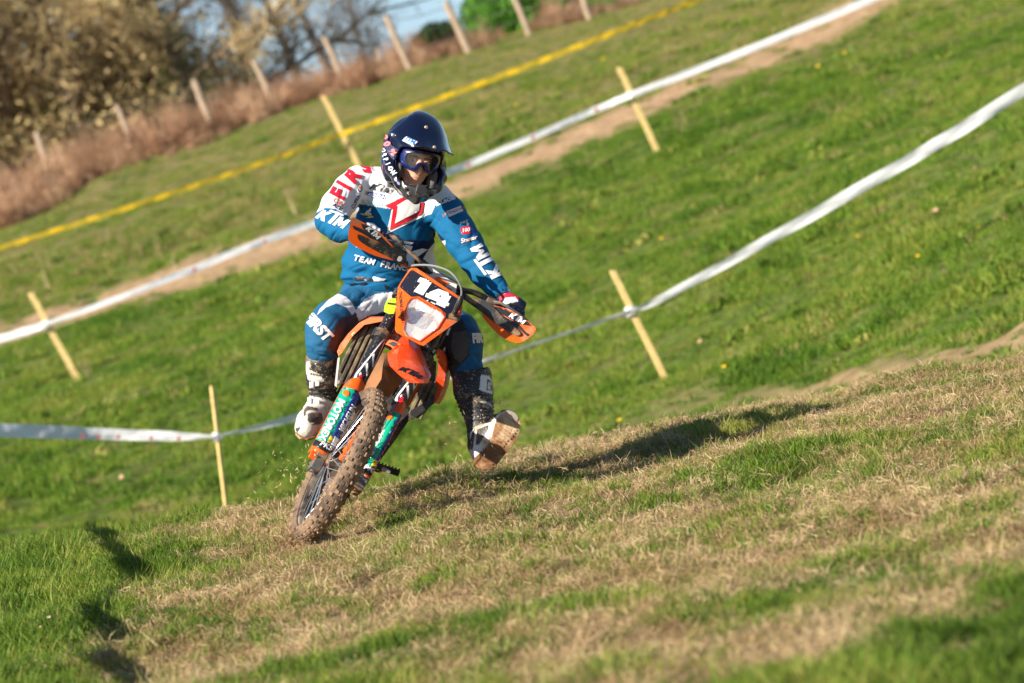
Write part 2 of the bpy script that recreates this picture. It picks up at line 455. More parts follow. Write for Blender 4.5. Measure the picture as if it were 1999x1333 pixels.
d = dry_mask(x, y); k = r.uniform(0, 1, len(x)) < (d * 1.15 + .04)
scatter('dry_grass', straw_n, put(x[k], y[k]), (.5 + .65 * r.uniform(0, 1, k.sum())) * (1 - .6 * np.exp(-((x[k] + 1.0) ** 2 + (y[k] - 15.85) ** 2) / .05)), .3, label='dry mown thatch covering the foreground bank', cat='dry grass')
# meadow on the hillside
hill_g = [clump('tuft', 60, .17, .05, .13, .010, .9, M_HILL, 200 + i) for i in range(5)]
hill_d = [clump('tuft', 50, .17, .05, .14, .008, 1.0, M_DRYG, 230 + i) for i in range(4)]
x, y, r = rand_pts(54000, 20.6, 84, .15, 4.0, 4, .8)
d = dry_mask(x, y); dm = dirt_mask(x, y); u = r.uniform(0, 1, len(x))
k = (r.uniform(0, 1, len(x)) > dm * 1.05) & (u > d * 1.2)
sc_ = (.35 + 1.5 * fbm(x * 1.6, y * 1.2, 3, 71) ** 1.8) * (1 - .6 * dm) * (1 - .45 * sstep(60, 80, y))
scatter('hillside_grass', hill_g, put(x[k], y[k]), sc_[k], label='green grass of the sloping meadow behind the rider', cat='grass')
k = (r.uniform(0, 1, len(x)) > dm * 1.05) & (u <= d * 1.2)
scatter('hillside_dry_grass', hill_d, put(x[k], y[k]), sc_[k], label='olive dry grass on the upper meadow', cat='grass')
# long single blades sticking up here and there
long_b = [clump('blade', 3, .01, .10, .19, .0045, .45, M_GREEN, 260 + i) for i in range(4)]
x, y, r = rand_pts(380, 8.6, 20.4, .14, .4, 8)
k = r.uniform(0, 1, len(x)) > dry_mask(x, y) * .8
scatter('tall_grass_blades', long_b, put(x[k], y[k]), .5 + .6 * r.uniform(0, 1, k.sum()), .3, label='long single grass blades standing above the mown turf', cat='grass')

stk = [clump('stalk', 7, .05, .22, .5, .007, .5, M_STRAW, 280 + i) for i in range(3)]
P_ = []
for cx, cy, sp_, n in ((215, 470, 25, 5), (165, 735, 14, 6), (270, 500, 18, 3), (330, 520, 30, 3), (1345, 255, 20, 4), (95, 540, 30, 4), (560, 400, 30, 3)):
    for _ in range(n):
        g_, _d = ray_ground(cx + random.gauss(0, sp_), cy + random.gauss(0, sp_ * .7)); P_.append(tuple(g_))
P_ = np.array(P_); scatter('dry_weed_stalks', stk, P_, np.random.default_rng(5).uniform(.7, 1.3, len(P_)), .2, label='thin dry weed stalks standing in the hillside grass', cat='weeds')
x, y, r = rand_pts(700, 20.6, 70, .15, 1.0, 14, .7)
weeds = [clump('weed', 40, .16, .04, .10, .03, 1.6, M_GREEN, 290 + i) for i in range(3)]
scatter('meadow_weeds', weeds, put(x, y), r.uniform(.5, 1.5, len(x)), .2, label='darker broad leaved weeds patched through the hillside meadow', cat='weeds')

# ------------------------------------------------------------------ stakes
M_STAKE = mat('stake_wood', (.70, .50, .20), .75, noise=.22, nscale=14, dirt=(.25, .17, .08), dirt_amt=.12, dscale=9, bump=.2, bscale=60)
def stake_mesh():
    b = MB(); w = .029; t = .014; H = 1.0
    zs = [-.12, .2, .5, .8, 1.0]; rings = []
    for z in zs:
        j = .0015 * math.sin(z * 9)
        rings.append([Vector((-w + j, -t, z)), Vector((w + j, -t, z)), Vector((w + j, t, z)), Vector((-w + j, t, z))])
    b.loft(rings); b.box(Vector((-.012, 0, 1.006)), Vector((.016, 0, 0)), Vector((0, t * .8, 0)), Vector((0, 0, .010)))
    return b
stake_proto = None
def stake(base_px, top_px, label, wscale=1.0, d=None, yaw=.2):
    global stake_proto
    p, dd = ray_ground(*base_px)
    if d: p = S(base_px[0], base_px[1], d - 16)
    dd = (p - CAMP).dot(FWD)
    t = S(top_px[0], top_px[1], dd - 16)
    dirv = t - p; L = dirv.length
    if stake_proto is None:
        o = stake_mesh().build('wooden_stake', M_STAKE, bevel=.003); stake_proto = o
    else:
        o = stake_proto.copy(); COL.objects.link(o)
    o.location = p; o.rotation_mode = 'QUATERNION'
    o.rotation_quaternion = Vector((0, 0, 1)).rotation_difference(dirv.normalized()) @ Quaternion((0, 0, 1), yaw)
    o.scale = (wscale, 1, L)
    tag(o, label, 'stake', 'wooden stakes holding the course tape')
    return p, dirv, dd
sA = stake((444, 1012), (414, 757), 'slim pale stake with a broken white tape knot, left of the front wheel', .55, d=34.0, yaw=.75)
sR = stake((1299, 740), (1196, 530), 'pale wooden stake holding the lower white tape, right of the rider', .92)
sU = stake((1283, 295), (1209, 133), 'pale wooden stake carrying the upper white tape beside the dirt track', 1.25)
sL = stake((153, 743), (60, 573), 'pale wooden stake at the left with white tape wrapped below its top', 1.25)
sY = stake((706, 336), (631, 188), 'pale wooden stake holding the yellow tape, behind the rider shoulder', 1.25)

# ------------------------------------------------------------------ course tapes
def film_mat(name, col, transl=.35, pattern=None):
    m = bpy.data.materials.new(name); m.use_nodes = True; N = m.node_tree.nodes; L = m.node_tree.links
    b = N['Principled BSDF']; b.inputs['Base Color'].default_value = (*col, 1); b.inputs['Roughness'].default_value = .35
    tr = N.new('ShaderNodeBsdfTranslucent'); tr.inputs[0].default_value = (*col, 1)
    mx = N.new('ShaderNodeMixShader'); mx.inputs[0].default_value = transl
    tx = N.new('ShaderNodeTexNoise'); tx.inputs['Scale'].default_value = 5; tx.inputs['Detail'].default_value = 4; tcx = N.new('ShaderNodeTexCoord'); L.new(tcx.outputs['Object'], tx.inputs['Vector'])
    bpx = N.new('ShaderNodeBump'); bpx.inputs['Strength'].default_value = .5; bpx.inputs['Distance'].default_value = .05; L.new(tx.outputs[0], bpx.inputs['Height']); L.new(bpx.outputs[0], b.inputs['Normal'])
    L.new(b.outputs[0], mx.inputs[1]); L.new(tr.outputs[0], mx.inputs[2]); L.new(mx.outputs[0], N['Material Output'].inputs[0])
    return m
M_TW = film_mat('tape_white', (.80, .80, .83)); M_TY = film_mat('tape_yellow', (.80, .52, .012), .3); M_TYD = film_mat('tape_yellow_dark', (.48, .35, .015), .25)
M_TR = film_mat('tape_red_print', (.34, .045, .03), .1); M_TK = film_mat('tape_black_print', (.03, .03, .03), .05)
def tape(name, pts, widths, twists, mats, seg=14, band_fn=None):
    """pts (px,py,depth); the film hangs on edge, folds and twists a little"""
    P = catmull([S(a, b_, d - 16) for a, b_, d in pts], seg); n = len(P)
    W = np.interp(np.linspace(0, len(pts) - 1, n), range(len(pts)), widths)
    T = np.interp(np.linspace(0, len(pts) - 1, n), range(len(pts)), twists)
    b = MB(); vs = []; acc = 0; S_ = []
    for i in range(n):
        t = (P[min(i + 1, n - 1)] - P[max(i - 1, 0)]).normalized()
        side = t.cross(Vector((0, 0, 1))).normalized(); up = side.cross(t).normalized()
        a = T[i] + .07 * math.sin(i * .3) + .03 * math.sin(i * 1.1)
        wv = up * math.cos(a) + side * math.sin(a); nv = side * math.cos(a) - up * math.sin(a)
        if i: acc += (P[i] - P[i - 1]).length
        S_.append(acc)
        for k, q in enumerate((-.5, -.2, .1, .5)):
            vs.append(P[i] + wv * (q * W[i]) + nv * (.009 * (1 if k in (1, 2) else -1) * math.sin(i * .5 + .6 * math.sin(i * .23)) * W[i] / .11))
    fs = []; mi = []
    for i in range(n - 1):
        for k in range(3):
            fs.append((i * 4 + k, i * 4 + k + 1, i * 4 + k + 5, i * 4 + k + 4)); mi.append(band_fn(S_[i], k) if band_fn else 0)
    b.v = [tuple(v) for v in vs]; b.f = fs; b.m = mi
    return b, P, W
B3 = [M_TW, M_TR, M_TK]
dL, dU, dR, dA, dY = sL[2], sU[2], sR[2], sA[2], sY[2]
def redmark(b, pt, w, d, sz=.06, text=True):
    """small printed flame and a squiggle of lettering standing a hair off the film"""
    c = S(pt[0], pt[1], d - 16 - .03); 
    sx = XI * CR + YI * SR; t = (S(pt[0] + 100, pt[1] + pt[2] * 100, d - 16) - S(pt[0], pt[1], d - 16)).normalized(); u = t.cross(FWD).normalized() * -1
    if u.dot(YI) < 0: u = -u
    b.add([c + t * 0 - u * sz * .5, c + t * sz * .75 - u * sz * .5, c + t * sz * .9, c + t * sz * .4 + u * sz * .6, c + t * sz * .3 + u * .1 * sz, c - t * sz * .2 + u * .05 * sz], [(0, 1, 2, 3, 4, 5)], 1)
    if text:
        for k in range(6):
            q = c - t * (sz * (3.2 - k * .5)) - u * sz * .28
            b.add([q, q + t * sz * .16, q + t * sz * (.3 if k % 2 else .05) + u * sz * (.45 + .1 * (k % 3)), q + t * sz * (.14 if k % 2 else -.08) + u * sz * .45], [(0, 1, 2, 3)], 2)
def tape_thing(name, b, mats, label, first):
    o = b.build(name, mats, origin=first, angle=60)
    tag(o, label, 'course tape', 'course marking tapes strung across the meadow'); return o
b, P, W = tape('course_tape', [(-160, 690, dL), (0, 660, dL), (92, 632, dL - .1)], [.11, .11, .08], [-.5, -.5, 0], B3)
tape_thing('course_tape', b, B3, 'white tape running off the photo edge from the leftmost stake', P[0])
b, P, W = tape('course_tape', [(92, 632, dL - .1), (240, 578, dL), (378, 525, dL + .5), (515, 470, dL + 1), (680, 412, dL + 1.7), (850, 345, dL + 2.4), (912, 322, dU - 1), (1040, 268, dU - .6), (1160, 215, dU), (1232, 185, dU - .1)],
               [.055, .08, .10, .10, .10, .10, .095, .095, .09, .08], [.0, -.5, -.55, -.5, -.5, -.5, -.5, -.5, -.5, -.2], B3)
for m_ in [(376, 526, -.38), (514, 471, -.38), (911, 322, -.4), (1037, 269, -.4), (1161, 215, -.4)]: redmark(b, m_, .1, dL + .3, .052, m_[0] < 600)
tape_thing('course_tape', b, B3, 'long white tape between the two upper stakes, passing behind the rider', P[0])
b, P, W = tape('course_tape', [(1232, 185, dU - .1), (1460, 97, dU), (1715, -8, dU + .3), (1900, -90, dU + .5)], [.08, .10, .105, .105], [-.1, -.35, -.35, -.35], B3)
tape_thing('course_tape', b, B3, 'white tape climbing from the upper stake along the dirt track', P[0])
b, P, W = tape('course_tape', [(-120, 832, dA - 1), (0, 839, dA - .6), (100, 843, dA - .3), (200, 847, dA), (330, 851, dA), (422, 853, dA - .06)], [.12, .12, .115, .10, .085, .03], [.1, 0, 0, 0, 0, .7], B3)
for m_ in [(190, 850, .02), (272 + 84, 853, .01), (271, 850, .02), (432 - 150, 853, .0)][:1] + [(78, 846, .02), (157, 848, .02), (228, 850, .02), (292, 852, .02), (346, 853, .01)]: redmark(b, (m_[0], m_[1] + 2, m_[2]), .1, dA - .3, .034)
tape_thing('course_tape', b, B3, 'sagging white tape at the left edge with small red and black print', P[0])
b, P, W = tape('course_tape', [(422, 853, dA - .06), (580, 815, dA), (780, 770, dA + 1), (960, 700, dR), (1100, 652, dR), (1232, 608, dR - .08)], [.03, .075, .08, .055, .05, .05], [.8, .5, .6, .9, 1.1, .7], B3)
tape_thing('course_tape', b, B3, 'slack twisted tape passing behind the motorbike between the two lower stakes', P[0])
b, P, W = tape('course_tape', [(1232, 608, dR - .08), (1300, 578, dR - .2), (1500, 468, dR - .6), (1700, 355, dR - 1), (1850, 268, dR - 1.3), (2010, 168, dR - 1.6), (2200, 50, dR - 2)], [.045, .07, .09, .10, .105, .108, .108], [.7, .4, .3, .28, .3, .28, .28], B3)
tape_thing('course_tape', b, B3, 'broad taut white tape rising to the right edge from the lower stake', P[0])
yb = [M_TY, M_TYD]
def yp(s, k): return 0 if (s % .56) < .2 else 1  # short bright yellow bands alternate with longer darker yellow ones
b, P, W = tape('course_tape', [(-100, 518, dY - 3), (0, 484, dY - 2.5), (240, 408, dY - 2), (500, 322, dY - 1), (664, 262, dY - .1)], [.07] * 5, [-.3] * 5, yb, 60, yp)
tape_thing('course_tape', b, yb, 'yellow tape left of its stake, running down to the left edge', P[0])
b, P, W = tape('course_tape', [(664, 262, dY - .1), (760, 228, dY), (1000, 140, dY + .5), (1200, 62, dY + 1), (1360, 0, dY + 2), (1500, -55, dY + 3)], [.07, .075, .085, .09, .09, .09], [-.3] * 6, yb, 60, yp)
tape_thing('course_tape', b, yb, 'yellow tape right of its stake, rising behind the helmet to the top edge', P[0])
# knots where the tape goes round each stake belong to the tape group
for (px, py, d_, w_, l_) in [(92, 632, dL, .05, 'white tape wound round the leftmost stake'), (1232, 185, dU, .05, 'white tape wound round the stake by the dirt track'), (1232, 608, dR, .045, 'white tape wound round the stake at the right of the rider'), (424, 853, dA, .03, 'white tape knot on the slim stake')]:
    b = MB(); c = S(px, py, d_ - 16)
    ax = Vector((-.09, 0, 1)).normalized()
    for q in (-.03, 0, .028):
        pts = []
        X, Y, Z = frame_from(ax + Vector((q * 4, 0, 0)))
        for k in range(10): pts.append(c + ax * q + X * (w_ * math.cos(k * .628)) + Y * (w_ * .8 * math.sin(k * .628)))
        b.tube(pts, [(.006, .022)] * 10, 6, closed=True)
    o = b.build('tape_knot', M_TW, origin=c); tag(o, l_, 'tape knot', 'tape knots on the stakes')
# unseen guessed tape, added and shaped to cast the near bank's shadow
def shadow_tape():
    sh = [(240, 1036), (275, 1105), (236, 1180), (262, 1260), (285, 1340)]
    P = []
    for q in sh:
        g, _ = ray_ground(*q, d0=6, d1=21); P.append(g - SUNDIR * (1.05 / -SUNDIR.z))
    e0 = P[0] + (P[0] - P[1]).normalized() * 1.2; e1 = P[-1] + (P[-1] - P[-2]).normalized() * 1.5
    P = catmull([P[0]] + P[1:] + [e1], 8)
    b = MB(); vs = []
    for i, p in enumerate(P):
        w = .026 + .004 * math.sin(i * .9); vs += [p + Vector((-w, 0, -w * .5)), p, p + Vector((w, 0, w * .5))]
    fs = [(i * 3 + k, i * 3 + k + 1, i * 3 + k + 4, i * 3 + k + 3) for i in range(len(P) - 1) for k in range(2)]
    b.v = [tuple(v) for v in vs]; b.f = fs; b.m = [0] * len(fs)
    return b, P
b, P = shadow_tape()
tape_thing('course_tape', b, [M_TW], 'guessed tape out of view, added to cast the shadow at lower left', P[0])
# ------------------------------------------------------------------ old wire fence on the hilltop
M_POST = mat('weathered_post', (.36, .27, .19), .85, noise=.25, nscale=12, bump=.4, bscale=30)
M_WIRE = mat('fence_wire', (.12, .11, .10), .5, metal=.6)
DF = 80.0
fence_px = [((118, 380), (70, 258)), ((270, 312), (228, 204)), ((423, 268), (378, 155)), ((540, 208), (494, 118)), ((680, 176), (632, 70)), ((804, 148), (753, 30)),
            ((914, 96), (868, 4)), ((1034, 64), (1000, -14)), ((1154, 46), (1128, -40)), ((1290, 10), (1245, -80))]
fence = empty('wire_fence', S(*fence_px[0][0], DF - 16))
tag(fence, 'old stock fence of leaning rough posts along the hilltop skyline', 'fence')
tops = []
for i, (bp_, tp_) in enumerate(fence_px):
    a = S(*bp_, DF - 16); t = S(*tp_, DF - 16)
    b = MB(); r_ = random.Random(i); w = .062 + .02 * r_.random()
    base = a + (a - t).normalized() * .35
    ctr = [base.lerp(t, k) + Vector((r_.uniform(-.02, .02), r_.uniform(-.02, .02), 0)) for k in (0, .25, .5, .75, 1)]
    b.tube(ctr, [w * 1.1, w * 1.05, w, w * .95, w * .8], 8)
    b.build('post', M_POST, fence, bevel=.01); tops.append((a, t))
for h in (.35, .62, .9):
    b = MB(); pts = []
    for i, (a, t) in enumerate(tops):
        pts.append(a.lerp(t, h))
        if i < len(tops) - 1:
            q = a.lerp(t, h).lerp(tops[i + 1][0].lerp(tops[i + 1][1], h), .5); q.z -= .05; pts.append(q)
    b.tube(pts, .009, 5); b.build('wire', M_WIRE, fence)

# ------------------------------------------------------------------ trees and bushes beyond the fence
M_BARK = mat('bark', (.17, .12, .075), .9, noise=.3, nscale=6, bump=.4, bscale=15)
M_GBARK = mat('grey_bark', (.20, .165, .14), .9, noise=.3, nscale=6)
M_MOSS = leaf_mat('mossy_twigs', [(.26, .17, .085), (.48, .35, .16), (.68, .54, .29), (.50, .40, .17)], .9, .2)
M_IVY = leaf_mat('ivy', [(.015, .04, .012), (.035, .08, .02), (.08, .13, .035)], 1.4, .25)
M_BUD = leaf_mat('bare_twigs', [(.30, .24, .20), (.42, .34, .28), (.54, .44, .35)], 1.0, .2)
M_GORSE = leaf_mat('gorse', [(.08, .22, .03), (.16, .38, .05), (.30, .52, .09)], 1.4, .4)
M_FERN = leaf_mat('bracken', [(.22, .11, .06), (.41, .24, .145), (.58, .41, .26)], 1.1, .3)

def leafs(C, size, r, el=1.0):
    """random small quads at centres C"""
    n = len(C); a = r.normal(0, 1, (n, 3)); a /= np.linalg.norm(a, axis=1)[:, None]; b = r.normal(0, 1, (n, 3)); b -= a * (a * b).sum(1)[:, None]; b /= np.linalg.norm(b, axis=1)[:, None]
    s = size * r.uniform(.5, 1.3, n)[:, None]; a = a * s * el; b = b * s
    v = np.stack([C - a, C - b * .6, C + a, C + b * .6], 1).reshape(-1, 3); i = np.arange(n) * 4
    return v, np.stack([i, i + 1, i + 2, i + 3], 1)
def tree(name, base, H, lean, mats, label, cat, seed, nlimb=16, start=.12, spread=.5, ntw=5200, leafn=9000, lsize=.05, tw=.012, clumpy=.35, ivy=0, group=None):
    r = np.random.default_rng(seed); rr = random.Random(seed)
    root = empty(name, base); tag(root, label, cat, group)
    tips = []; b = MB(); base = Vector(base)
    tr = [base + Vector((lean * H * t + .25 * math.sin(3 * t + seed) * t, .15 * math.sin(5 * t + seed), H * t - .3)) for t in (0, .15, .3, .45, .6, .75, .9, 1)]
    rad = .022 * H
    b.tube(tr, [rad * (1 - .85 * t) + .01 for t in (0, .15, .3, .45, .6, .75, .9, 1)], 9)
    pts = []
    for i in range(nlimb):
        t = start + (1 - start) * (i / nlimb) ** .9; q = t * 7; p = tr[int(q)].lerp(tr[min(int(q) + 1, 7)], q - int(q))
        az = i * 2.4 + rr.random(); ln = H * spread * (1 - .55 * t) * rr.uniform(.65, 1.15); upf = rr.uniform(.15, .75) + .4 * t
        d = Vector((math.cos(az), math.sin(az), upf)).normalized()
        L = [p]; 
        for s in range(5):
            d = (d + Vector((rr.uniform(-.3, .3), rr.uniform(-.3, .3), rr.uniform(-.12, .22)))).normalized(); L.append(L[-1] + d * ln / 5)
        r0 = rad * (1 - .8 * t) * .5
        b.tube(L, [r0, r0 * .8, r0 * .6, r0 * .42, r0 * .25, r0 * .1], 6)
        for s in range(1, 6):
            for k in range(3):
                d2 = (d + Vector((rr.uniform(-1, 1), rr.uniform(-1, 1), rr.uniform(-.5, .8)))).normalized(); l2 = ln * .38 * rr.uniform(.5, 1)
                e = L[s] + d2 * l2; mid = L[s].lerp(e, .5) + Vector((0, 0, rr.uniform(-.05, .08)))
                b.tube([L[s], mid, e], [r0 * .3, r0 * .2, r0 * .08], 5, cap=False)
                pts += [tuple(L[s].lerp(e, q_)) for q_ in (.3, .55, .8, 1.0)]
    b.build('trunk', mats[0], root, smooth=True)
    A = np.array(pts); o = np.array(base)
    i = r.integers(0, len(A), ntw); c = A[i] + r.normal(0, clumpy, (ntw, 3)) * .6
    d = r.normal(0, 1, (ntw, 3)) + np.array([0, 0, .5]); d /= np.linalg.norm(d, axis=1)[:, None]; l = r.uniform(.12, .45, ntw)[:, None]
    sv = np.cross(d, r.normal(0, 1, (ntw, 3))); sv /= np.linalg.norm(sv, axis=1)[:, None]; sv *= tw
    v1 = np.stack([c - sv, c + sv, c + d * l + sv * .4, c + d * l - sv * .4], 1).reshape(-1, 3); j = np.arange(ntw) * 4; f1 = np.stack([j, j + 1, j + 2, j + 3], 1)
    if leafn:
        i = r.integers(0, len(A), leafn); C = A[i] + r.normal(0, clumpy, (leafn, 3)) * .55
        v2, f2 = leafs(C, lsize, r); v = np.concatenate([v1, v2]); f = np.concatenate([f1, f2 + len(v1)])
    else: v, f = v1, f1
    me = np_mesh('crown', v - o, f, mats[1]); ob = bpy.data.objects.new('crown', me); COL.objects.link(ob); ob.parent = root
    if ivy:
        t = r.uniform(0, .8, ivy); q = t * 7; i0 = q.astype(int); TR = np.array([tuple(p) for p in tr])
        C = TR[i0] + (TR[np.minimum(i0 + 1, 7)] - TR[i0]) * (q - i0)[:, None] + r.normal(0, .20, (ivy, 3)) * (1.5 - t)[:, None]
        v2, f2 = leafs(C, .05, r); me = np_mesh('ivy', v2 - o, f2, M_IVY); ob = bpy.data.objects.new('ivy', me); COL.objects.link(ob); ob.parent = root
    return root
def gp(px, py, depth):
    p = S(px, py, depth - 16); p.z = tz(p.x, p.y) - .1; return p
wood = [(-120, 330, 84, 11, -.05, 'mossy', 'leftmost mossy tree of the dark wood, hanging over the left edge'),
        (40, 300, 86, 12, .03, 'mossy', 'ochre mossy tree behind the lowest fence post'),
        (170, 270, 85, 11, -.04, 'dark', 'ivy covered dark tree behind the second fence post'),
        (300, 225, 87, 12, .05, 'mossy', 'tall tangled mossy tree with dark ivy in the middle of the wood'),
        (385, 210, 85, 9, -.06, 'dark', 'dark ivy tree between the third and fourth fence posts'),
        (60, 330, 92, 13, 0, 'mossy', 'tall brown tree standing furthest back at the left'),
        (250, 250, 94, 12, .0, 'mossy', 'tall brown tree standing furthest back above the third post')]
for i, (px, py, d_, H, ln, kd, lb) in enumerate(wood):
    p = gp(px, py, d_)
    if kd == 'mossy': tree('mossy_tree', p, H, ln, (M_BARK, M_MOSS), lb, 'tree', 300 + i, nlimb=26, start=.05, spread=.42, ntw=11000, leafn=4200, lsize=.026, ivy=200 + 300 * (i % 3))
    else: tree('ivy_tree', p, H, ln, (M_BARK, M_MOSS), lb, 'tree', 300 + i, nlimb=22, start=.05, spread=.36, ntw=8000, leafn=7000, lsize=.032, ivy=3200)
for i, (px, py, d_, H, ln, lb) in enumerate([(495, 195, 93, 8.6, .03, 'pale brown bare tree at the right end of the wood'), (590, 190, 98, 7.0, .0, 'bare grey tree against the sky behind the fourth post'), (665, 180, 102, 7.4, -.05, 'bare feathery tree against the sky behind the fifth post'),
                                         (730, 160, 104, 4.2, .05, 'low bare tree at the edge of open sky left of the sixth post')]):
    p = gp(px, py, d_); p.z = S(px, py, d_ - 16).z - .8
    tree('bare_tree', p, H, ln, (M_GBARK, M_BUD), lb, 'tree', 340 + i, nlimb=15, start=.10, spread=.36, ntw=2600, leafn=500, lsize=.028, tw=.007, clumpy=.4)
def bush(name, px, py, d_, w, h, m_, label, n, ls, seed, spiky=.0):
    r = np.random.default_rng(seed); p = gp(px, py, d_); root = empty(name, p); tag(root, label, 'bush')
    b = MB()
    for k in range(9):
        a = k * .7; e = p + Vector((math.cos(a) * w * .5, math.sin(a) * w * .5, h * .7)); b.tube([p, p.lerp(e, .5) + Vector((0, 0, .1)), e], [.04, .03, .01], 6)
    b.build('stem', M_BARK, root)
    u = r.normal(0, 1, (n, 3)); u /= np.linalg.norm(u, axis=1)[:, None]; rad = r.uniform(.35, 1, n) ** .4
    lump = 1 + .35 * (fbm(u[:, 0] * 2.5 + seed, u[:, 2] * 2.5, 3, seed) - .5) * 2
    C = u * (rad * lump)[:, None] * np.array([w, w * .8, h]); C[:, 2] = np.abs(C[:, 2]); 
    C = C + np.array(p)
    v, f = leafs(C, ls, r, 2.2); me = np_mesh('foliage', v - np.array(p), f, m_); ob = bpy.data.objects.new('foliage', me); COL.objects.link(ob); ob.parent = root
bush('gorse_bush', 1030, 62, 83, 1.2, 2.1, M_GORSE, 'bright green bush on the skyline between the seventh and eighth fence posts', 16000, .05, 5)
bush('bramble_bush', 865, 125, 82, .62, .75, M_IVY, 'small dark green bush left of the bright green one', 6000, .045, 6)
bush('gorse_bush', 1180, 40, 86, .55, .75, M_GORSE, 'small green bush on the skyline at the top right, by the ninth post', 4000, .04, 9)
# bracken along the fence
fr = []
for s in range(4):
    r = np.random.default_rng(500 + s); n = 420
    u = r.uniform(0, 6.28, n); rad = .36 * np.sqrt(r.uniform(0, 1, n)); C = np.stack([rad * np.cos(u), rad * np.sin(u), r.uniform(0, .62, n) * (1 - rad * 1.5)], 1)
    v, f = leafs(C, .017, r, 4.5); ns = 26; rs = r.uniform(0, .3, ns); us = r.uniform(0, 6.28, ns); bx = np.stack([rs * np.cos(us), rs * np.sin(us), np.zeros(ns)], 1); tp = bx * 1.7 + np.stack([r.normal(0, .08, ns), r.normal(0, .08, ns), r.uniform(.35, .95, ns)], 1)
    wv = np.array([.008, .006, 0]); v2 = np.stack([bx - wv, bx + wv, tp + wv * .4, tp - wv * .4], 1).reshape(-1, 3); j = np.arange(ns) * 4; f = np.concatenate([f, np.stack([j, j + 1, j + 2, j + 3], 1) + len(v)]); v = np.concatenate([v, v2]); me = np_mesh('frond', v, f, M_FERN); fr.append(bpy.data.objects.new('frond', me))
r = np.random.default_rng(77); n = 2100
x = np.concatenate([r.uniform(-14, .5, n), r.uniform(.6, 7, 240)]); 
lo = np.interp(x, [-14, -9, -6.5, -4, -2, 0, 2, 7], [70, 71.5, 74, 76.5, 78.5, 79.5, 80.5, 81])
y = lo + (84.5 - lo) * np.concatenate([r.uniform(0, 1, n), r.uniform(0, 1, 240)])
k = fbm(x * .9, y * .6, 3, 88) > np.interp(x, [-14, -5, -1, 0, 7], [.38, .46, .49, .50, .54])
scatter('bracken', fr, put(x[k], y[k]), .24 + .62 * r.uniform(0, 1, k.sum()) ** 2 + .14 * (x[k] < -6), .2, label='brown dead bracken growing along the foot of the fence', cat='bracken')
# a belt of far scrub behind the trees, one mass
n = 260; x = r.uniform(-16, -5.2, n); y = r.uniform(86, 100, n)
sc2 = []
for s in range(3):
    r2 = np.random.default_rng(600 + s); m_ = 1500; C = r2.normal(0, .55, (m_, 3)); C[:, 2] = np.abs(C[:, 2]) * 1.4
    v, f = leafs(C, .035, r2, 1.8); me = np_mesh('scrub', v, f, M_MOSS); sc2.append(bpy.data.objects.new('scrub', me))
scatter('undergrowth', sc2, put(x, y), .8 + 1.3 * r.uniform(0, 1, n), .2, label='tangled brown undergrowth filling the wood behind the fence', cat='undergrowth')

# ------------------------------------------------------------------ flowers, fallen leaves
M_YEL = mat('dandelion', (.85, .55, .01), .6); M_WHT = mat('daisy', (.8, .78, .78), .6); M_LEAFD = mat('dead_leaf', (.42, .27, .17), .8)
def flower(name, px, py, m_, R, h, label, cat, grp, proto=[{}]):
    g, d_ = ray_ground(px, py)
    if name not in proto[0]:
        root = empty(name, (0, 0, 0)); b = MB(); b.tube([Vector((0, 0, -.01)), Vector((.004, 0, h))], .0015, 5); b.build('stalk', M_GREEN, root)
        b = MB()
        for k in range(14):
            a = k * .449; dv = Vector((math.cos(a), math.sin(a), .25)); s_ = Vector((-math.sin(a), math.cos(a), 0)) * R * .2; c0 = Vector((.004, 0, h))
            b.add([c0 - s_ * .4, c0 + s_ * .4, c0 + dv * R + s_, c0 + dv * R * 1.1, c0 + dv * R - s_], [(0, 1, 2, 3, 4)])
        b.ell(Vector((.004, 0, h + .002)), Vector((R * .3, 0, 0)), Vector((0, R * .3, 0)), Vector((0, 0, R * .2)), 8, 5, 1)
        b.build('bloom', [m_, M_YEL], root, smooth=False); proto[0][name] = root; o = root
    else:
        src = proto[0][name]; o = src.copy(); COL.objects.link(o)
        for c in list(src.children): q = c.copy(); COL.objects.link(q); q.parent = o
    o.location = g; o.rotation_euler = (-.35, .1, random.random() * 6); s_ = max(1.0, d_ / 30); o.scale = (s_, s_, s_)
    tag(o, label, cat, grp)
DL = [(1611, 520, 'on open grass right of the taut lower tape'), (1293, 480, 'above the stake on the right of the rider'), (1910, 459, 'highest and rightmost below the broad tape'), (1797, 513, 'left one of the close trio below the broad tape'), (1824, 521, 'lowest of the close trio below the broad tape'),
      (1808, 488, 'topmost of the close trio below the broad tape'), (1675, 476, 'just under the broad tape, left of the trio'), (1214, 833, 'closest to the crest above the rider shadow'), (1418, 729, 'upper one of the pair beside the dirt strip'), (1430, 722, 'right one of the pair beside the dirt strip'), (866, 186, 'between the yellow tape and the helmet'),
      (1117, 188, 'between the yellow and white tapes, left of the upper stake'), (1605, 142, 'lower one of two right of the upper stake'), (1650, 118, 'upper one of two right of the upper stake'), (1470, 150, 'just below the upper white tape beside the dirt track'), (1010, 220, 'midway between the yellow and white tapes'), (1180, 130, 'highest up, right under the yellow tape'), (168, 518, 'far left, above the leftmost stake')]
for (px, py, l_) in DL:
    flower('dandelion', px, py, M_YEL, .016, .06, 'small yellow dandelion ' + l_, 'flower', 'yellow dandelions scattered over the hillside')
for (px, py, l_) in [(61, 1195, 'topmost pink daisy low at the left'), (73, 1258, 'white daisy left of its twin, lower left corner'), (104, 1251, 'white daisy right of its twin, lower left corner'), (102, 1238, 'small pale daisy just above the pair'), (64, 1276, 'cream daisy lowest of the patch, left one'), (88, 1272, 'cream daisy lowest of the patch, right one')]:
    flower('daisy', px, py, M_WHT, .008, .065, l_ + ' of the photo', 'flower', 'daisies in the lower left corner')
lf = None
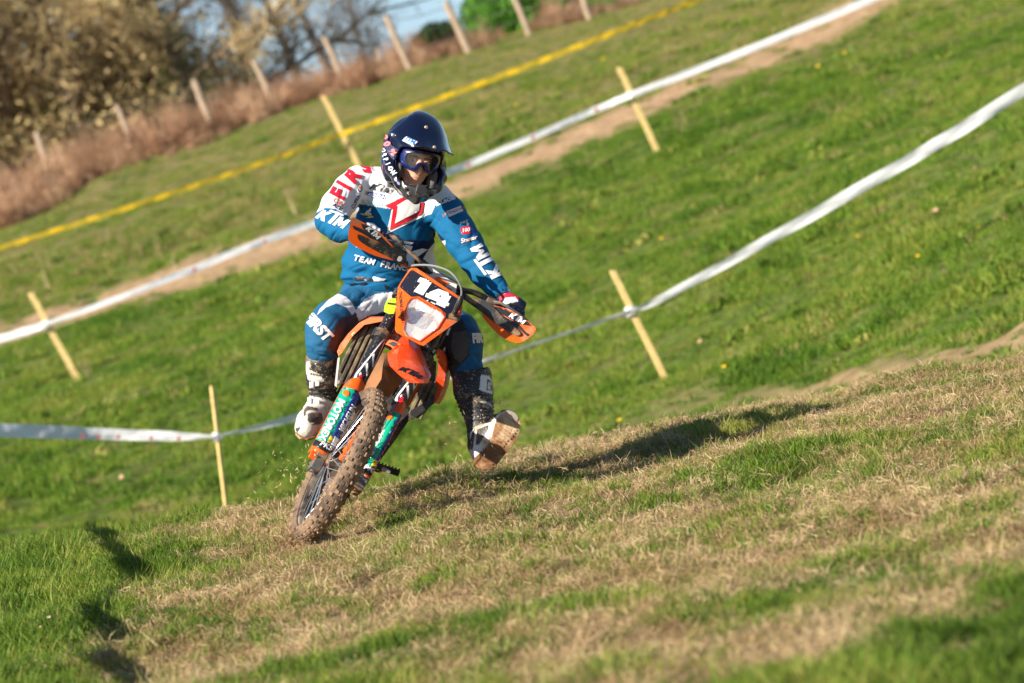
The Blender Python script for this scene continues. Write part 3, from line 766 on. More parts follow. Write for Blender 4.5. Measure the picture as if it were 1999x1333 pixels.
LL = [(1087, 372, 'right of the rider shoulder'), (1590, 282, 'in the middle of the right slope above the broad tape'), (1820, 212, 'highest on the right slope'), (1900, 320, 'just under the broad tape near the right edge'), (1910, 340, 'a little below its twin near the right edge'), (160, 412, 'under the bracken at the far left'), (355, 330, 'just above the yellow tape at the left'),
      (240, 945, 'in the hollow below the left hanging tape'), (1585, 348, 'lower one in the middle of the right slope'), (1830, 425, 'on the tape shadow of the right slope'), (1300, 200, 'right of the upper stake'), (985, 105, 'at the foot of the bright green bush'), (1848, 545, 'lowest on the right slope'), (1370, 680, 'right of the foot of the lower stake')]
for i, (px, py, l_) in enumerate(LL):
    g, d_ = ray_ground(px, py)
    if lf is None:
        b = MB(); pts = [Vector((math.cos(a) * .032 * (1 + .25 * math.sin(5 * a)), math.sin(a) * .022 * (1 + .2 * math.cos(4 * a)), .012 * math.sin(2 * a))) for a in [k * .5236 for k in range(12)]]
        b.prism(pts, Vector((0, 0, .002))); lf = b.build('dead_leaf', M_LEAFD); o = lf
    else: o = lf.copy(); COL.objects.link(o)
    o.location = g + Vector((0, 0, .07)); o.rotation_euler = (-.9 + .5 * random.random(), .6 * random.random(), random.random() * 6)
    tag(o, 'curled brown dead leaf ' + l_, 'leaf', 'dead leaves lying on the hillside')
# ------------------------------------------------------------------ tools for modelled surfaces
from mathutils.geometry import delaunay_2d_cdt
def topx(P):
    """world points (n,3) to photo pixels"""
    P = np.asarray(P) - np.array(CAMP); d = P @ np.array(FWD)
    return 999.5 + FPX * (P @ np.array(XI)) / d, 666.5 - FPX * (P @ np.array(YI)) / d, d
def inpoly(px, py, poly):
    ins = np.zeros(len(px), bool); n = len(poly)
    for i in range(n):
        x0, y0 = poly[i]; x1, y1 = poly[(i + 1) % n]
        if y0 == y1: continue
        c = ((py > min(y0, y1)) & (py <= max(y0, y1))); xi = x0 + (py - y0) * (x1 - x0) / (y1 - y0)
        ins ^= c & (px < xi)
    return ins
def fill(poly, step=6.0, holes=()):
    """triangulate an outline with inner points; returns 2d verts, tris"""
    P = []; E = []
    for q in [poly, *holes]:
        o = len(P); Q = []
        for i in range(len(q)):
            a = Vector(q[i]); b = Vector(q[(i + 1) % len(q)]); k = max(1, int((b - a).length / step))
            for j in range(k): Q.append(a.lerp(b, j / k))
        P += Q; E += [(o + i, o + (i + 1) % len(Q)) for i in range(len(Q))]
    xs = [p.x for p in P]; ys = [p.y for p in P]
    gx, gy = np.meshgrid(np.arange(min(xs) + step * .5, max(xs), step), np.arange(min(ys) + step * .5, max(ys), step)); gx = gx.ravel(); gy = gy.ravel()
    if len(gx):
        k = inpoly(gx, gy, [tuple(p) for p in poly])
        for h in holes: k &= ~inpoly(gx, gy, h)
        P += [Vector((a, b)) for a, b in zip(gx[k], gy[k])]
    r = delaunay_2d_cdt(P, E, [], 0, 1e-5); V2 = r[0]; T = []
    tris = []
    for f in r[2]:
        for i in range(1, len(f) - 1): tris.append((f[0], f[i], f[i + 1]))
    if tris:
        cx = np.array([(V2[a].x + V2[b].x + V2[c].x) / 3 for a, b, c in tris]); cy = np.array([(V2[a].y + V2[b].y + V2[c].y) / 3 for a, b, c in tris])
        k = inpoly(cx, cy, [tuple(p) for p in poly])
        for h in holes: k &= ~inpoly(cx, cy, h)
        T = [t for t, q in zip(tris, k) if q]
    return [(v.x, v.y) for v in V2], T
def panel(mb, poly, dep, thick=.01, step=8, holes=(), mi=None, back=None, smooth_out=0):
    """a shell: outline in photo pixels laid at depth dep(px,py), pushed back by thick"""
    if smooth_out:
        q = catmull([Vector((a, b, 0)) for a, b in [poly[-1], *poly, poly[0], poly[1]]], smooth_out)
        q = q[smooth_out:-smooth_out - 0]; poly = [(v.x, v.y) for v in q[:-1]] if (q[0] - q[-1]).length < 1e-4 else [(v.x, v.y) for v in q]
    D = dep if callable(dep) else (lambda x, y: dep)
    v2, T = fill(poly, step, holes)
    n = len(v2); front = [S(x, y, D(x, y)) for x, y in v2]; T_ = back if back is not None else FWD * thick
    vs = front + [p + T_ for p in front]
    fs = [t for t in T] + [(c + n, b + n, a + n) for a, b, c in T]
    cnt = {}
    for a, b, c in T:
        for e in ((a, b), (b, c), (c, a)): cnt[e] = 1
    for (a, b) in cnt:
        if (b, a) not in cnt: fs.append((a, b, b + n, a + n))
    mb.add(vs, fs, mi)
def bvh_of(obs):
    V_ = []; F_ = []
    dg = bpy.context.evaluated_depsgraph_get()
    for o in obs:
        e = o.evaluated_get(dg); me = e.to_mesh(); off = len(V_); w = wloc(o)
        V_ += [v.co + w for v in me.vertices]; F_ += [[i + off for i in p.vertices] for p in me.polygons]; e.to_mesh_clear()
    return BVHTree.FromPolygons(V_, F_)
def project(bvh, x, y, off=.0015):
    d = (S(x, y, 0) - CAMP).normalized(); h = bvh.ray_cast(CAMP + d * 12, d, 8)
    if h[0] is None: return None
    nr = h[1] if h[1].dot(d) < 0 else -h[1]
    return h[0] + nr * off
def decal(mb, bvh, verts2, tris, mi, off=.0018):
    P = [project(bvh, x, y, off) for x, y in verts2]
    idx = {}; vs = []; fs = []
    for t in tris:
        if any(P[i] is None for i in t): continue
        if max((P[t[0]] - P[t[1]]).length, (P[t[1]] - P[t[2]]).length) > .06: continue
        for i in t:
            if i not in idx: idx[i] = len(vs); vs.append(P[i])
        fs.append(tuple(idx[i] for i in t))
    if fs: mb.add(vs, fs, mi)
def text2d(s, cx, cy, size, ang=0, shear=0, bold=.03, sx=1.0, step=3.0):
    """lettering outlines round a centre, ang in degrees counter-clockwise, in photo pixels"""
    cu = bpy.data.curves.new('t', 'FONT'); cu.body = s; cu.size = 1; cu.shear = shear; cu.offset = bold; cu.align_x = 'CENTER'; cu.align_y = 'CENTER'; cu.resolution_u = 3
    o = bpy.data.objects.new('t', cu); COL.objects.link(o); bpy.context.view_layer.update()
    me = bpy.data.meshes.new_from_object(o); bpy.data.objects.remove(o); bpy.data.curves.remove(cu)
    bm = bmesh.new(); bm.from_mesh(me); bpy.data.meshes.remove(me); bmesh.ops.remove_doubles(bm, verts=bm.verts, dist=1e-4)
    bmesh.ops.triangulate(bm, faces=bm.faces)
    for _ in range(3):
        L = [e for e in bm.edges if e.calc_length() * size > step * 2]
        if not L: break
        bmesh.ops.subdivide_edges(bm, edges=L, cuts=1); bmesh.ops.triangulate(bm, faces=bm.faces)
    bm.verts.index_update(); a = math.radians(ang); c, s_ = math.cos(a), math.sin(a)
    v = [((cx + (q.co.x * sx * c - q.co.y * s_) * size), (cy - (q.co.x * sx * s_ + q.co.y * c) * size)) for q in bm.verts]
    t = [tuple(q.index for q in f.verts) for f in bm.faces]; bm.free(); return v, t
LOGO3 = [[(0, 0), (.27, 0), (.33, .28), (.55, 0), (.92, 0), (.60, .42), (.98, .78), (.62, .78), (.42, .56), (.46, .78), (.17, .78)],
         [(.66, .84), (1.32, .84), (1.20, 0), (1.48, 0), (1.6, .84), (1.95, .84), (1.98, 1.0), (.70, 1.0)],
         [(1.62, 0), (1.88, 0), (1.95, .42), (2.05, .12), (2.2, .12), (2.42, .44), (2.36, 0), (2.64, 0), (2.76, .78), (2.5, .78), (2.22, .40), (2.08, .78), (1.75, .78)]]
def logo2d(cx, cy, w, ang=0, hscale=1.0, slant=.12, step=3.0):
    a = math.radians(ang); c, s_ = math.cos(a), math.sin(a); k = w / 2.8; V_ = []; T_ = []
    for L in LOGO3:
        q = []
        for x, y in L:
            x = (x + slant * y - 1.38) * k; y = (y - .5) * k * hscale; q.append((cx + x * c - y * s_, cy - (x * s_ + y * c)))
        v, t = fill(q, step); o = len(V_); V_ += v; T_ += [tuple(i + o for i in f) for f in t]
    return V_, T_

# signed distance shapes on a grid, then a surface through them
def smin(a, b, k): 
    h = np.clip(.5 + .5 * (b - a) / k, 0, 1); return b * (1 - h) + a * h - k * h * (1 - h)
def smax(a, b, k): return -smin(-a, -b, k)
class Field:
    def __init__(s, lo, hi, vox):
        s.lo = np.array(lo); s.vox = vox; s.n = np.ceil((np.array(hi) - s.lo) / vox).astype(int) + 1
        g = [s.lo[i] + vox * np.arange(s.n[i]) for i in range(3)]
        s.X, s.Y, s.Z = np.meshgrid(*g, indexing='ij'); s.d = np.full(s.X.shape, 1e3)
    def P(s, c): return s.X - c[0], s.Y - c[1], s.Z - c[2]
    def cap(s, a, b, ra, rb):
        a = np.array(a); b = np.array(b); ab = b - a; L = (ab ** 2).sum(); x, y, z = s.P(a)
        t = np.clip((x * ab[0] + y * ab[1] + z * ab[2]) / max(L, 1e-9), 0, 1)
        return np.sqrt((x - ab[0] * t) ** 2 + (y - ab[1] * t) ** 2 + (z - ab[2] * t) ** 2) - (ra + (rb - ra) * t)
    def ell(s, c, axes, rad):
        x, y, z = s.P(c); q = 0; q2 = 0
        for A, r in zip(axes, rad):
            t = x * A[0] + y * A[1] + z * A[2]; q = q + (t / r) ** 2; q2 = q2 + (t / r ** 2) ** 2
        k0 = np.sqrt(q); k1 = np.sqrt(q2); return k0 * (k0 - 1) / np.maximum(k1, 1e-9)
    def box(s, c, axes, half, rnd=.01):
        x, y, z = s.P(c); out = 0; ins = -1e3
        for A, h in zip(axes, half):
            t = np.abs(x * A[0] + y * A[1] + z * A[2]) - (h - rnd); out = out + np.maximum(t, 0) ** 2; ins = np.maximum(ins, t)
        return np.sqrt(out) + np.minimum(ins, 0) - rnd
    def add(s, d, k=.02): s.d = smin(s.d, d, k) if k else np.minimum(s.d, d); return s
    def cut(s, d, k=.005): s.d = smax(s.d, -d, k); return s
    def limb(s, pts, k=.02):
        """pts: (x,y,z,r) chain; points joined sharply into one chain, then blended in"""
        t = None
        for i in range(len(pts) - 1):
            d = s.cap(pts[i][:3], pts[i + 1][:3], pts[i][3], pts[i + 1][3]); t = d if t is None else smin(t, d, .015)
        return s.add(t, k)
    def mesh(s):
        D = s.d; ins = D < 0; n0, n1, n2 = D.shape
        c = [ins[i:n0 - 1 + i, j:n1 - 1 + j, k:n2 - 1 + k] for i in (0, 1) for j in (0, 1) for k in (0, 1)]
        cnt = sum(x.astype(np.int8) for x in c); cell = (cnt > 0) & (cnt < 8)
        I = np.argwhere(cell); idx = -np.ones(cell.shape, int); idx[cell] = np.arange(len(I))
        acc = np.zeros((len(I), 3)); num = np.zeros(len(I))
        cr = [(i, j, k) for i in (0, 1) for j in (0, 1) for k in (0, 1)]
        for a in cr:
            for ax in range(3):
                if a[ax]: continue
                b = list(a); b[ax] = 1
                da = D[I[:, 0] + a[0], I[:, 1] + a[1], I[:, 2] + a[2]]; db = D[I[:, 0] + b[0], I[:, 1] + b[1], I[:, 2] + b[2]]
                x = (da < 0) != (db < 0); t = np.where(x, da / np.where(x, da - db, 1), 0)
                p = np.tile(np.array(a, float), (len(I), 1)); p[:, ax] = t; acc += p * x[:, None]; num += x
        V_ = s.lo + (I + acc / num[:, None]) * s.vox; F = []
        for ax in range(3):
            o = [i for i in range(3) if i != ax]; sl = [slice(None)] * 3; sl[ax] = slice(0, -1); sh = [slice(None)] * 3; sh[ax] = slice(1, None)
            A = ins[tuple(sl)]; B = ins[tuple(sh)]; e = np.argwhere(A != B); ok = (e[:, o[0]] > 0) & (e[:, o[1]] > 0) & (e[:, o[0]] < D.shape[o[0]] - 1) & (e[:, o[1]] < D.shape[o[1]] - 1); e = e[ok]
            q = []
            for da, db in ((0, 0), (1, 0), (1, 1), (0, 1)):
                g = e.copy(); g[:, o[0]] -= da; g[:, o[1]] -= db; q.append(idx[g[:, 0], g[:, 1], g[:, 2]])
            q = np.stack(q, 1); fl = A[e[:, 0], e[:, 1], e[:, 2]]; 
            if ax == 1: fl = ~fl
            q[~fl] = q[~fl][:, ::-1]; F.append(q)
        F = np.concatenate(F); F = F[(F >= 0).all(1)]; return V_, F
def bounds(pts, m):
    a = np.array([tuple(p)[:3] for p in pts]); return a.min(0) - m, a.max(0) + m
def vnormals(v, f):
    n = np.zeros_like(v); a = np.cross(v[f[:, 2]] - v[f[:, 0]], v[f[:, 3]] - v[f[:, 1]])
    for k in range(4): np.add.at(n, f[:, k], a)
    return n / np.maximum(np.linalg.norm(n, axis=1), 1e-12)[:, None]
def relax(v, f, it=2, k=.5):
    for _ in range(it):
        s = np.zeros_like(v); c = np.zeros(len(v))
        for i in range(4):
            j = (i + 1) % 4; np.add.at(s, f[:, i], v[f[:, j]]); np.add.at(s, f[:, j], v[f[:, i]]); np.add.at(c, f[:, i], 1); np.add.at(c, f[:, j], 1)
        v = v + k * (s / c[:, None] - v)
    return v
def noise3(v, sc, seed=0):
    return (fbm(v[:, 0] * sc + v[:, 1] * sc * .7, v[:, 2] * sc - v[:, 1] * sc * .6, 3, seed) + fbm(v[:, 1] * sc + 5, v[:, 0] * sc * .8 + v[:, 2] * sc * .3, 3, seed + 7)) / 2 - .5
def skin_obj(name, field, mats, parent, disp=None, rlx=2, paint=None, base=(.5, .5, .5), extra=None):
    """surface of a field as a mesh; paint = [(poly, colour, front_only)]; extra = MB of decals to merge"""
    v, f = field.mesh(); v = relax(v, f, rlx); nr = vnormals(v, f)
    if disp: v = v + nr * disp(v, nr)[:, None]
    o0 = np.array(wloc(parent)) if parent is not None else np.zeros(3)
    me = np_mesh(name, v - o0, f, None, True)
    for m in (mats if isinstance(mats, (list, tuple)) else [mats]): me.materials.append(m)
    if paint is not None:
        px, py, _ = topx(v); nr = vnormals(v, f); tow = nr @ np.array(FWD) < .15; C = np.tile(np.array([*base, 1.0]), (len(v), 1))
        for poly, col, fo in paint:
            k = poly(px, py, v) if callable(poly) else inpoly(px, py, poly)
            if fo: k = k & tow
            C[k, :3] = col
        a = me.color_attributes.new('paint', 'FLOAT_COLOR', 'POINT'); a.data.foreach_set('color', C.astype(np.float32).ravel())
    ob = bpy.data.objects.new(name, me); COL.objects.link(ob)
    if parent is not None: ob.parent = parent
    return ob
def merge_decals(ob, mb, mats):
    """join decal faces into the object's own mesh, with their own material slots"""
    if not mb.f: return
    me = ob.data; w = wloc(ob); k0 = len(me.materials)
    for m in mats: me.materials.append(m)
    bm = bmesh.new(); bm.from_mesh(me)
    vs = [bm.verts.new(Vector(p) - w) for p in mb.v]
    for f, mi in zip(mb.f, mb.m):
        try: q = bm.faces.new([vs[i] for i in f])
        except ValueError: continue
        q.material_index = k0 + mi; q.smooth = True
        q.normal_update()
        if q.normal.dot(FWD) > 0: q.normal_flip()
    bm.to_mesh(me); bm.free()
# ------------------------------------------------------------------ the motorbike
MUD = lin((150, 118, 88)); 
M_ORANGE = mat('orange_plastic', (.80, .105, .004), .33, dirt=MUD, dirt_amt=.20, dscale=14, speck=lin((165, 130, 100)), speck_t=.66, speck_scale=160)
M_REDOR = mat('red_orange_plastic', (.78, .065, .010), .28, coat=.3, dirt=lin((200, 120, 100)), dirt_amt=.22, dscale=9, speck=lin((190, 150, 120)), speck_t=.66, speck_scale=170)
M_BLACKP = mat('black_plastic', (.015, .015, .017), .5, dirt=MUD, dirt_amt=.25, dscale=18, speck=lin((140, 120, 95)), speck_t=.66, speck_scale=150)
M_PLATE = mat('plate_black', (.010, .011, .022), .3, speck=lin((170, 150, 130)), speck_t=.70, speck_scale=120)
M_TUBE = mat('fork_black', (.012, .012, .016), .3, coat=.3, speck=lin((175, 155, 135)), speck_t=.66, speck_scale=150)
M_ALU = mat('aluminium', (.45, .44, .43), .35, metal=.9, dirt=MUD, dirt_amt=.35, dscale=20)
M_CAST = mat('cast_grey', (.13, .13, .125), .55, metal=.4, dirt=MUD, dirt_amt=.45, dscale=18, bump=.2)
M_STEEL = mat('spoke_steel', (.8, .8, .82), .25, metal=.9)
M_RIM = mat('dark_rim', (.02, .02, .025), .4, dirt=lin((130, 118, 105)), dirt_amt=.5, dscale=12)
M_MUDDY = mat('mud_caked', lin((128, 98, 70)), .9, noise=.35, nscale=18, bump=.5, bscale=60)
M_TYRE = mat('muddy_tyre', lin((92, 72, 56)), .9, noise=.45, nscale=30, dirt=lin((152, 124, 98)), dirt_amt=.6, dscale=16, bump=.5, bscale=120)
M_TYREG = mat('tyre_carcass', lin((76, 64, 56)), .9, noise=.3, nscale=25, dirt=lin((130, 108, 88)), dirt_amt=.7, dscale=12, bump=.4, bscale=90)
M_RAD = mat('muddy_radiator', lin((70, 64, 54)), .8, noise=.35, nscale=25, dirt=lin((125, 110, 86)), dirt_amt=.55, dscale=22, bump=.5, bscale=90)
M_TAN = mat('muddy_fender_lining', lin((158, 106, 66)), .8, noise=.2, nscale=14, dirt=lin((130, 95, 66)), dirt_amt=.55, dscale=10, bump=.3)
M_WPL = mat('white_plastic', (.62, .61, .60), .4, dirt=MUD, dirt_amt=.2, dscale=18)
M_TEAL = mat('teal_sticker', lin((0, 158, 128)), .35, dirt=MUD, dirt_amt=.05, dscale=22)
M_BLUES = mat('blue_sticker', lin((28, 52, 142)), .35, speck=lin((160, 150, 170)), speck_t=.64, speck_scale=200)
M_WHS = mat('white_print', (.72, .72, .74), .45)
M_BLS = mat('black_print', (.012, .012, .014), .4)
M_REDS = mat('red_print', (.60, .012, .03), .4)
M_YELS = mat('yellow_print', (.75, .45, .01), .4)
M_ORS = mat('orange_print', (.80, .13, .005), .4)
M_LIME = mat('lime_plastic', (.50, .80, .02), .45)
M_LENS = mat('reflector_chrome', (.95, .93, .90), .14, metal=.6, dirt=lin((225, 215, 200)), dirt_amt=.30, dscale=14)  # pale dirt mix is brightness painted into the reflector
M_CABLE = mat('grey_cable', (.22, .22, .23), .4)
M_DARK = mat('engine_dark', (.03, .028, .026), .6, metal=.3, dirt=lin((110, 92, 72)), dirt_amt=.5, dscale=14, bump=.3)
def glass_mat(name, tint, rough=.03, alpha=.15):
    m = bpy.data.materials.new(name); m.use_nodes = True; N = m.node_tree.nodes; L = m.node_tree.links
    b = N['Principled BSDF']; b.inputs['Base Color'].default_value = (*tint, 1); b.inputs['Roughness'].default_value = rough
    t = N.new('ShaderNodeBsdfTransparent'); x = N.new('ShaderNodeMixShader'); x.inputs[0].default_value = alpha
    L.new(t.outputs[0], x.inputs[1]); L.new(b.outputs[0], x.inputs[2]); L.new(x.outputs[0], N['Material Output'].inputs[0]); return m
M_GLASS = glass_mat('headlight_glass', (.9, .9, .9))

s_, c_ = .20, .98
m_v = V(.48, .877, 0).normalized(); p_v = V(.877, -.48, 0).normalized(); t_v = V(0, 0, 1)
n_v = (t_v * s_ - p_v * c_).normalized(); f_v = (t_v * c_ + p_v * s_).normalized()
RK = math.radians(25); F_v = (m_v * math.cos(RK) - f_v * math.sin(RK) - n_v * .055).normalized(); G_v = (f_v * math.cos(RK) + m_v * math.sin(RK)).normalized()
AX = S(660, 907, 0.0)
def B(u, h, v): return AX - n_v * u + F_v * h + G_v * v           # steering frame: right in the photo, up the fork, forward
b_v = V(.0256, .083, -1.46).normalized(); mc = (m_v - b_v * m_v.dot(b_v)).normalized(); pc = b_v.cross(mc).normalized()
if pc.dot(p_v) < 0: pc = -pc
def K(u, h, l): return AX + pc * u + mc * h + b_v * l             # chassis frame: right in the photo, up, backward

bike = empty('motorcycle', S(592, 1050, -.05))
tag(bike, 'orange and black enduro motorbike number 14 leaning hard on the grassy bank under its rider', 'motorcycle')

# wheels
def wheel(nm, C, nrm, up, R, width, knobs, seed):
    rr = random.Random(seed); z = nrm.normalized(); x, y, _ = frame_from(z, up)
    rim = MB(); ri = R - .062
    rim.lathe(C, z, [(-.022, ri), (-.020, ri - .010), (-.008, ri - .016), (.008, ri - .016), (.020, ri - .010), (.022, ri), (.018, ri + .004), (-.018, ri + .004)], 64, closed=True, xh=x)
    ro = rim.build(nm, M_RIM, bike, angle=50)
    ty = MB(); ty.mi = 0; hw = width / 2
    prof = []
    for k in range(15):
        a = math.pi * (k / 14) ; prof.append((-math.cos(a) * hw * (1 if k not in (0, 14) else .62), ri + .002 + (R - .012 - ri) * math.sin(a) ** .75))
    ty.lathe(C, z, prof, 96, xh=x, closed=True)
    n = knobs
    for i in range(n):
        for row, (off, da, sz, rad) in enumerate([(-.43, 0, (.008, .009, .010), -.028), (-.27, .5, (.0085, .0085, .010), -.010), (-.09, 0, (.0075, .0085, .010), -.003), (.09, .0, (.0075, .0085, .010), -.003), (.27, .5, (.0085, .0085, .010), -.010), (.43, 0, (.008, .009, .010), -.028)]):
            a = 2 * math.pi * (i + da) / n + rr.uniform(-.008, .008); d = x * math.cos(a) + y * math.sin(a); tg = z.cross(d)
            tilt = off * 2.1; nd = (d * math.cos(tilt) + z * math.sin(tilt)); sd = (z * math.cos(tilt) - d * math.sin(tilt))
            c = C + z * (off * width) + d * (R - .010 + rad) + nd * rr.uniform(-.002, .002)
            s0 = sz[0] * rr.uniform(.85, 1.15); s1 = sz[1] * rr.uniform(.8, 1.2)
            vs = []
            for k_, q in ((-1, 1.15), (1, .85)):
                for i_, j_ in ((-1, -1), (1, -1), (1, 1), (-1, 1)): vs.append(c + nd * (k_ * sz[2] * .75) + sd * (i_ * s0 * q) + tg * (j_ * s1 * q))
            ty.add(vs, [(3, 2, 1, 0), (4, 5, 6, 7), (0, 1, 5, 4), (1, 2, 6, 5), (2, 3, 7, 6), (3, 0, 4, 7)], 1)
    ty.build('tyre', [M_TYREG, M_TYRE], ro, bevel=.0015, angle=40)
    hb = MB(); hb.lathe(C, z, [(-.055, .012), (-.055, .030), (-.045, .034), (-.038, .022), (-.02, .020), (.02, .020), (.038, .022), (.045, .034), (.055, .030), (.055, .012)], 28); hb.tube([C - z * .105, C + z * .105], .012, 14)
    hb.build('hub', M_ALU, ro, angle=50)
    sp = MB()
    for i in range(36):
        a = 2 * math.pi * i / 36; sgn = 1 if i % 2 else -1; a2 = a + (.42 if (i // 2) % 2 else -.42)
        sp.tube([C + z * (.042 * sgn) + (x * math.cos(a2) + y * math.sin(a2)) * .032, C + z * (.006 * sgn) + (x * math.cos(a) + y * math.sin(a)) * (ri - .012)], .0021, 6)
    sp.build('spokes', M_STEEL, ro)
    dk = MB(); dc = C - z * .062
    dk.lathe(dc, z, [(-.002, .085), (-.002, .130), (.002, .130), (.002, .085)], 48, closed=True)
    for i in range(6):
        a = i * 1.047; d = x * math.cos(a) + y * math.sin(a); tg = z.cross(d); dk.box(dc + d * .06 + tg * .01, d * .03, tg * .006, z * .0018)
    dk.build('brake_disc', M_ALU, ro, angle=50)
    return ro
fw = wheel('front_wheel', AX, n_v, m_v, .350, .088, 52, 1)
rw = wheel('rear_wheel', K(0.03, .0, 1.47), -pc, mc, .335, .115, 34, 2)

# fork legs: black upper tube, stanchion, guard with stickers, axle clamp
def legu(q): return -.078 if q < 0 else .114
def leg(q):
    u = legu(q); b = MB(); v0 = -.028
    b.lathe(B(u, .36, v0), F_v, [(0, .026), (.0, .031), (.012, .033), (.03, .031), (.22, .030), (.23, .033), (.25, .033), (.26, .030), (.42, .030), (.45, .0325), (.52, .0325), (.525, .024)], 28)
    ob = b.build('fork_leg', M_TUBE, bike, angle=40)
    b = MB(); b.tube([B(u, .02, v0), B(u, .38, v0)], .023, 20); b.build('stanchion', M_ALU, ob)
    b = MB(); b.box(B(u, -.035, -.010), n_v * .020, F_v * .034, G_v * .030); b.tube([B(u - .022, 0, 0), B(u + .022, 0, 0)], .024, 16); b.tube([B(u, -.06, -.015), B(u, -.075, -.015)], .012, 12)
    for k in (-1, 1): b.tube([B(u + .026 * q, -.02, .02 * k), B(u + .012 * q, -.02, .02 * k)], .006, 8)
    b.build('axle_clamp', M_CAST, ob, bevel=.006)
    b = MB(); rings = []; wq = 1.0 if q < 0 else .54
    for h, w, dd, o in ((-.005, .042, .030, 0), (.005, .043, .036, 0), (.10, .042, .038, 0), (.25, .043, .038, 0), (.325, .042, .037, 0), (.352, .034, .032, 0), (.366, .018, .022, 0)):
        ring = []
        for k in range(17):
            a = math.radians(-118 + 236 * k / 16); rr_ = 1.0
            ring.append(B(u + (.006 * q) + w * wq * math.sin(a), h + (.012 * math.cos(a) if h > .34 else 0), v0 + .012 + (dd + .006) * math.cos(a)))
        rings.append(ring)
    b.loft(rings, cap=False, closed=False)
    g = b.build('fork_guard', M_ORANGE, ob, solid=.003, angle=60)
    b = MB(); b.box(B(u, -.01, v0 + .030), n_v * .044 * wq, F_v * .022, G_v * .010)
    for k in (-1, 1):
        b.tube([B(u + k * .024 * wq, -.015, v0 + .038), B(u + k * .024 * wq, -.015, v0 + .046)], .006, 8, mi=1)
    b.build('guard_clip', [M_ORANGE, M_ALU], ob, bevel=.004)
    return ob, g
legL, gL = leg(-1); legR, gR = leg(1)
def fpx(u, h, v=-.0):
    x, y, d = topx(np.array([tuple(B(u, h, v))])); return float(x[0]), float(y[0])
def legdecals(g, q, full):
    bv = bvh_of([g]); mb = MB(); uc = legu(q) + .006 * q; vv = .02
    def P(a, h): return fpx(uc + .05 * math.sin(a), h, -.028 + .012 + .046 * math.cos(a))
    def strip(a0, a1, h0, h1, mi, off=.0022):
        n = 10; left = [P(math.radians(a0), h0 + (h1 - h0) * k / n) for k in range(n + 1)]; right = [P(math.radians(a1), h0 + (h1 - h0) * k / n) for k in range(n + 1)]
        v, t = fill(left + right[::-1], 5); decal(mb, bv, v, t, mi, off)
    strip(-78, 3, .050, .312, 0); strip(3, 72, .050, .312, 1); strip(-62, 62, .020, .048, 3)
    x0, y0 = P(-.55, .05); x1, y1 = P(-.55, .31); ang = math.degrees(math.atan2(y0 - y1, x1 - x0)); 
    cx, cy = P(math.radians(-30), .150); v, t = text2d('MOTOREX', cx, cy, 18.5 if full else 13, ang - 180, 0, .045, .98); decal(mb, bv, v, t, 2, .0045)
    cx, cy = P(math.radians(30), .185); v, t = text2d('MICHELIN', cx, cy, 14 if full else 9, ang, .2, .02, .9); decal(mb, bv, v, t, 2, .0045)
    cx, cy = P(math.radians(-28), .280); v, t = fill([(cx + 6.5 * math.cos(k * .785), cy + 6.5 * math.sin(k * .785)) for k in range(8)], 4); decal(mb, bv, v, t, 4, .0045)
    strip(-4, 12, .052, .082, 5, .004); strip(14, 40, .052, .090, 2, .004)
    cx, cy = P(0, .034); v, t = text2d('PKS', cx, cy, 13, ang - 90, .2, .04, 1.1); decal(mb, bv, v, t, 2, .0045)
    merge_decals(g, mb, [M_TEAL, M_BLUES, M_WHS, M_BLS, M_ORS, M_YELS])
legdecals(gL, -1, True); legdecals(gR, 1, False)
# white brush stripes on the upper tube
def tubedecals(ob, q):
    bv = bvh_of([ob]); mb = MB(); u = legu(q)
    def P(a, h): return fpx(u + .031 * math.sin(math.radians(a)), h, -.028 + .031 * math.cos(math.radians(a)))
    def poly(pts, mi, off=.002): v, t = fill([P(a, h) for a, h in pts], 4); decal(mb, bv, v, t, mi, off)
    poly([(-60, .36), (-60, .40), (0, .56), (22, .605), (26, .595), (8, .56), (-44, .39), (-20, .35)], 0)
    for k in range(3): poly([(-35 + 12 * k, .395 + .05 * k), (-25 + 12 * k, .405 + .05 * k), (25 + 6 * k, .36 + .05 * k), (22 + 6 * k, .347 + .05 * k)], 0)
    poly([(22, .60), (26, .595), (48, .46), (42, .44), (40, .455)], 0)
    poly([(-38, .355), (-20, .395), (-2, .395), (4, .365), (-8, .345)], 1, .003)
    poly([(-40, .715), (40, .715), (40, .745), (-40, .745)], 2); poly([(-30, .72), (-18, .742), (-10, .742), (-22, .72)], 0, .003); poly([(-5, .72), (8, .74), (24, .735), (10, .72)], 0, .003)
    merge_decals(ob, mb, [M_WHS, M_REDS, M_ORS])
tubedecals(legL, -1); tubedecals(legR, 1)

# clamps, stem, handlebar
b = MB()
for h, t in ((.60, .020), (.80, .014)):
    b.box(B(0, h, -.03), n_v * .085, F_v * t, G_v * .032)
    for q in (-1, 1): b.lathe(B(legu(q), h, -.028), F_v, [(-t, .031), (-t, .044), (t, .044), (t, .031)], 24, closed=True)
    if h > .7:
        for q in (-1, 1): b.box(B(.045 * q, h + .035, -.03), n_v * .014, F_v * .03, G_v * .02)
b.tube([B(0, .56, -.03), B(0, .84, -.03)], .02, 14)
b.build('fork_clamp', M_BLACKP, bike, bevel=.003)
HB = .955
def H(u, h=0, v=0): return B(u + .025, HB + h, .02 + v)
b = MB(); b.tube(catmull([H(-.40, .012, -.045), H(-.26, .01, -.02), H(-.15, .0, .0), H(-.08, -.02, .0), H(.08, -.02, .0), H(.15, .0, .0), H(.26, .01, -.02), H(.40, .012, -.045)], 5), .0125, 14)
hbar = b.build('handlebar', M_BLACKP, bike)
b = MB(); b.tube([H(-.08, .02, -.03), H(.08, .02, -.03)], .006, 8); b.build('crossbar', M_ALU, hbar)
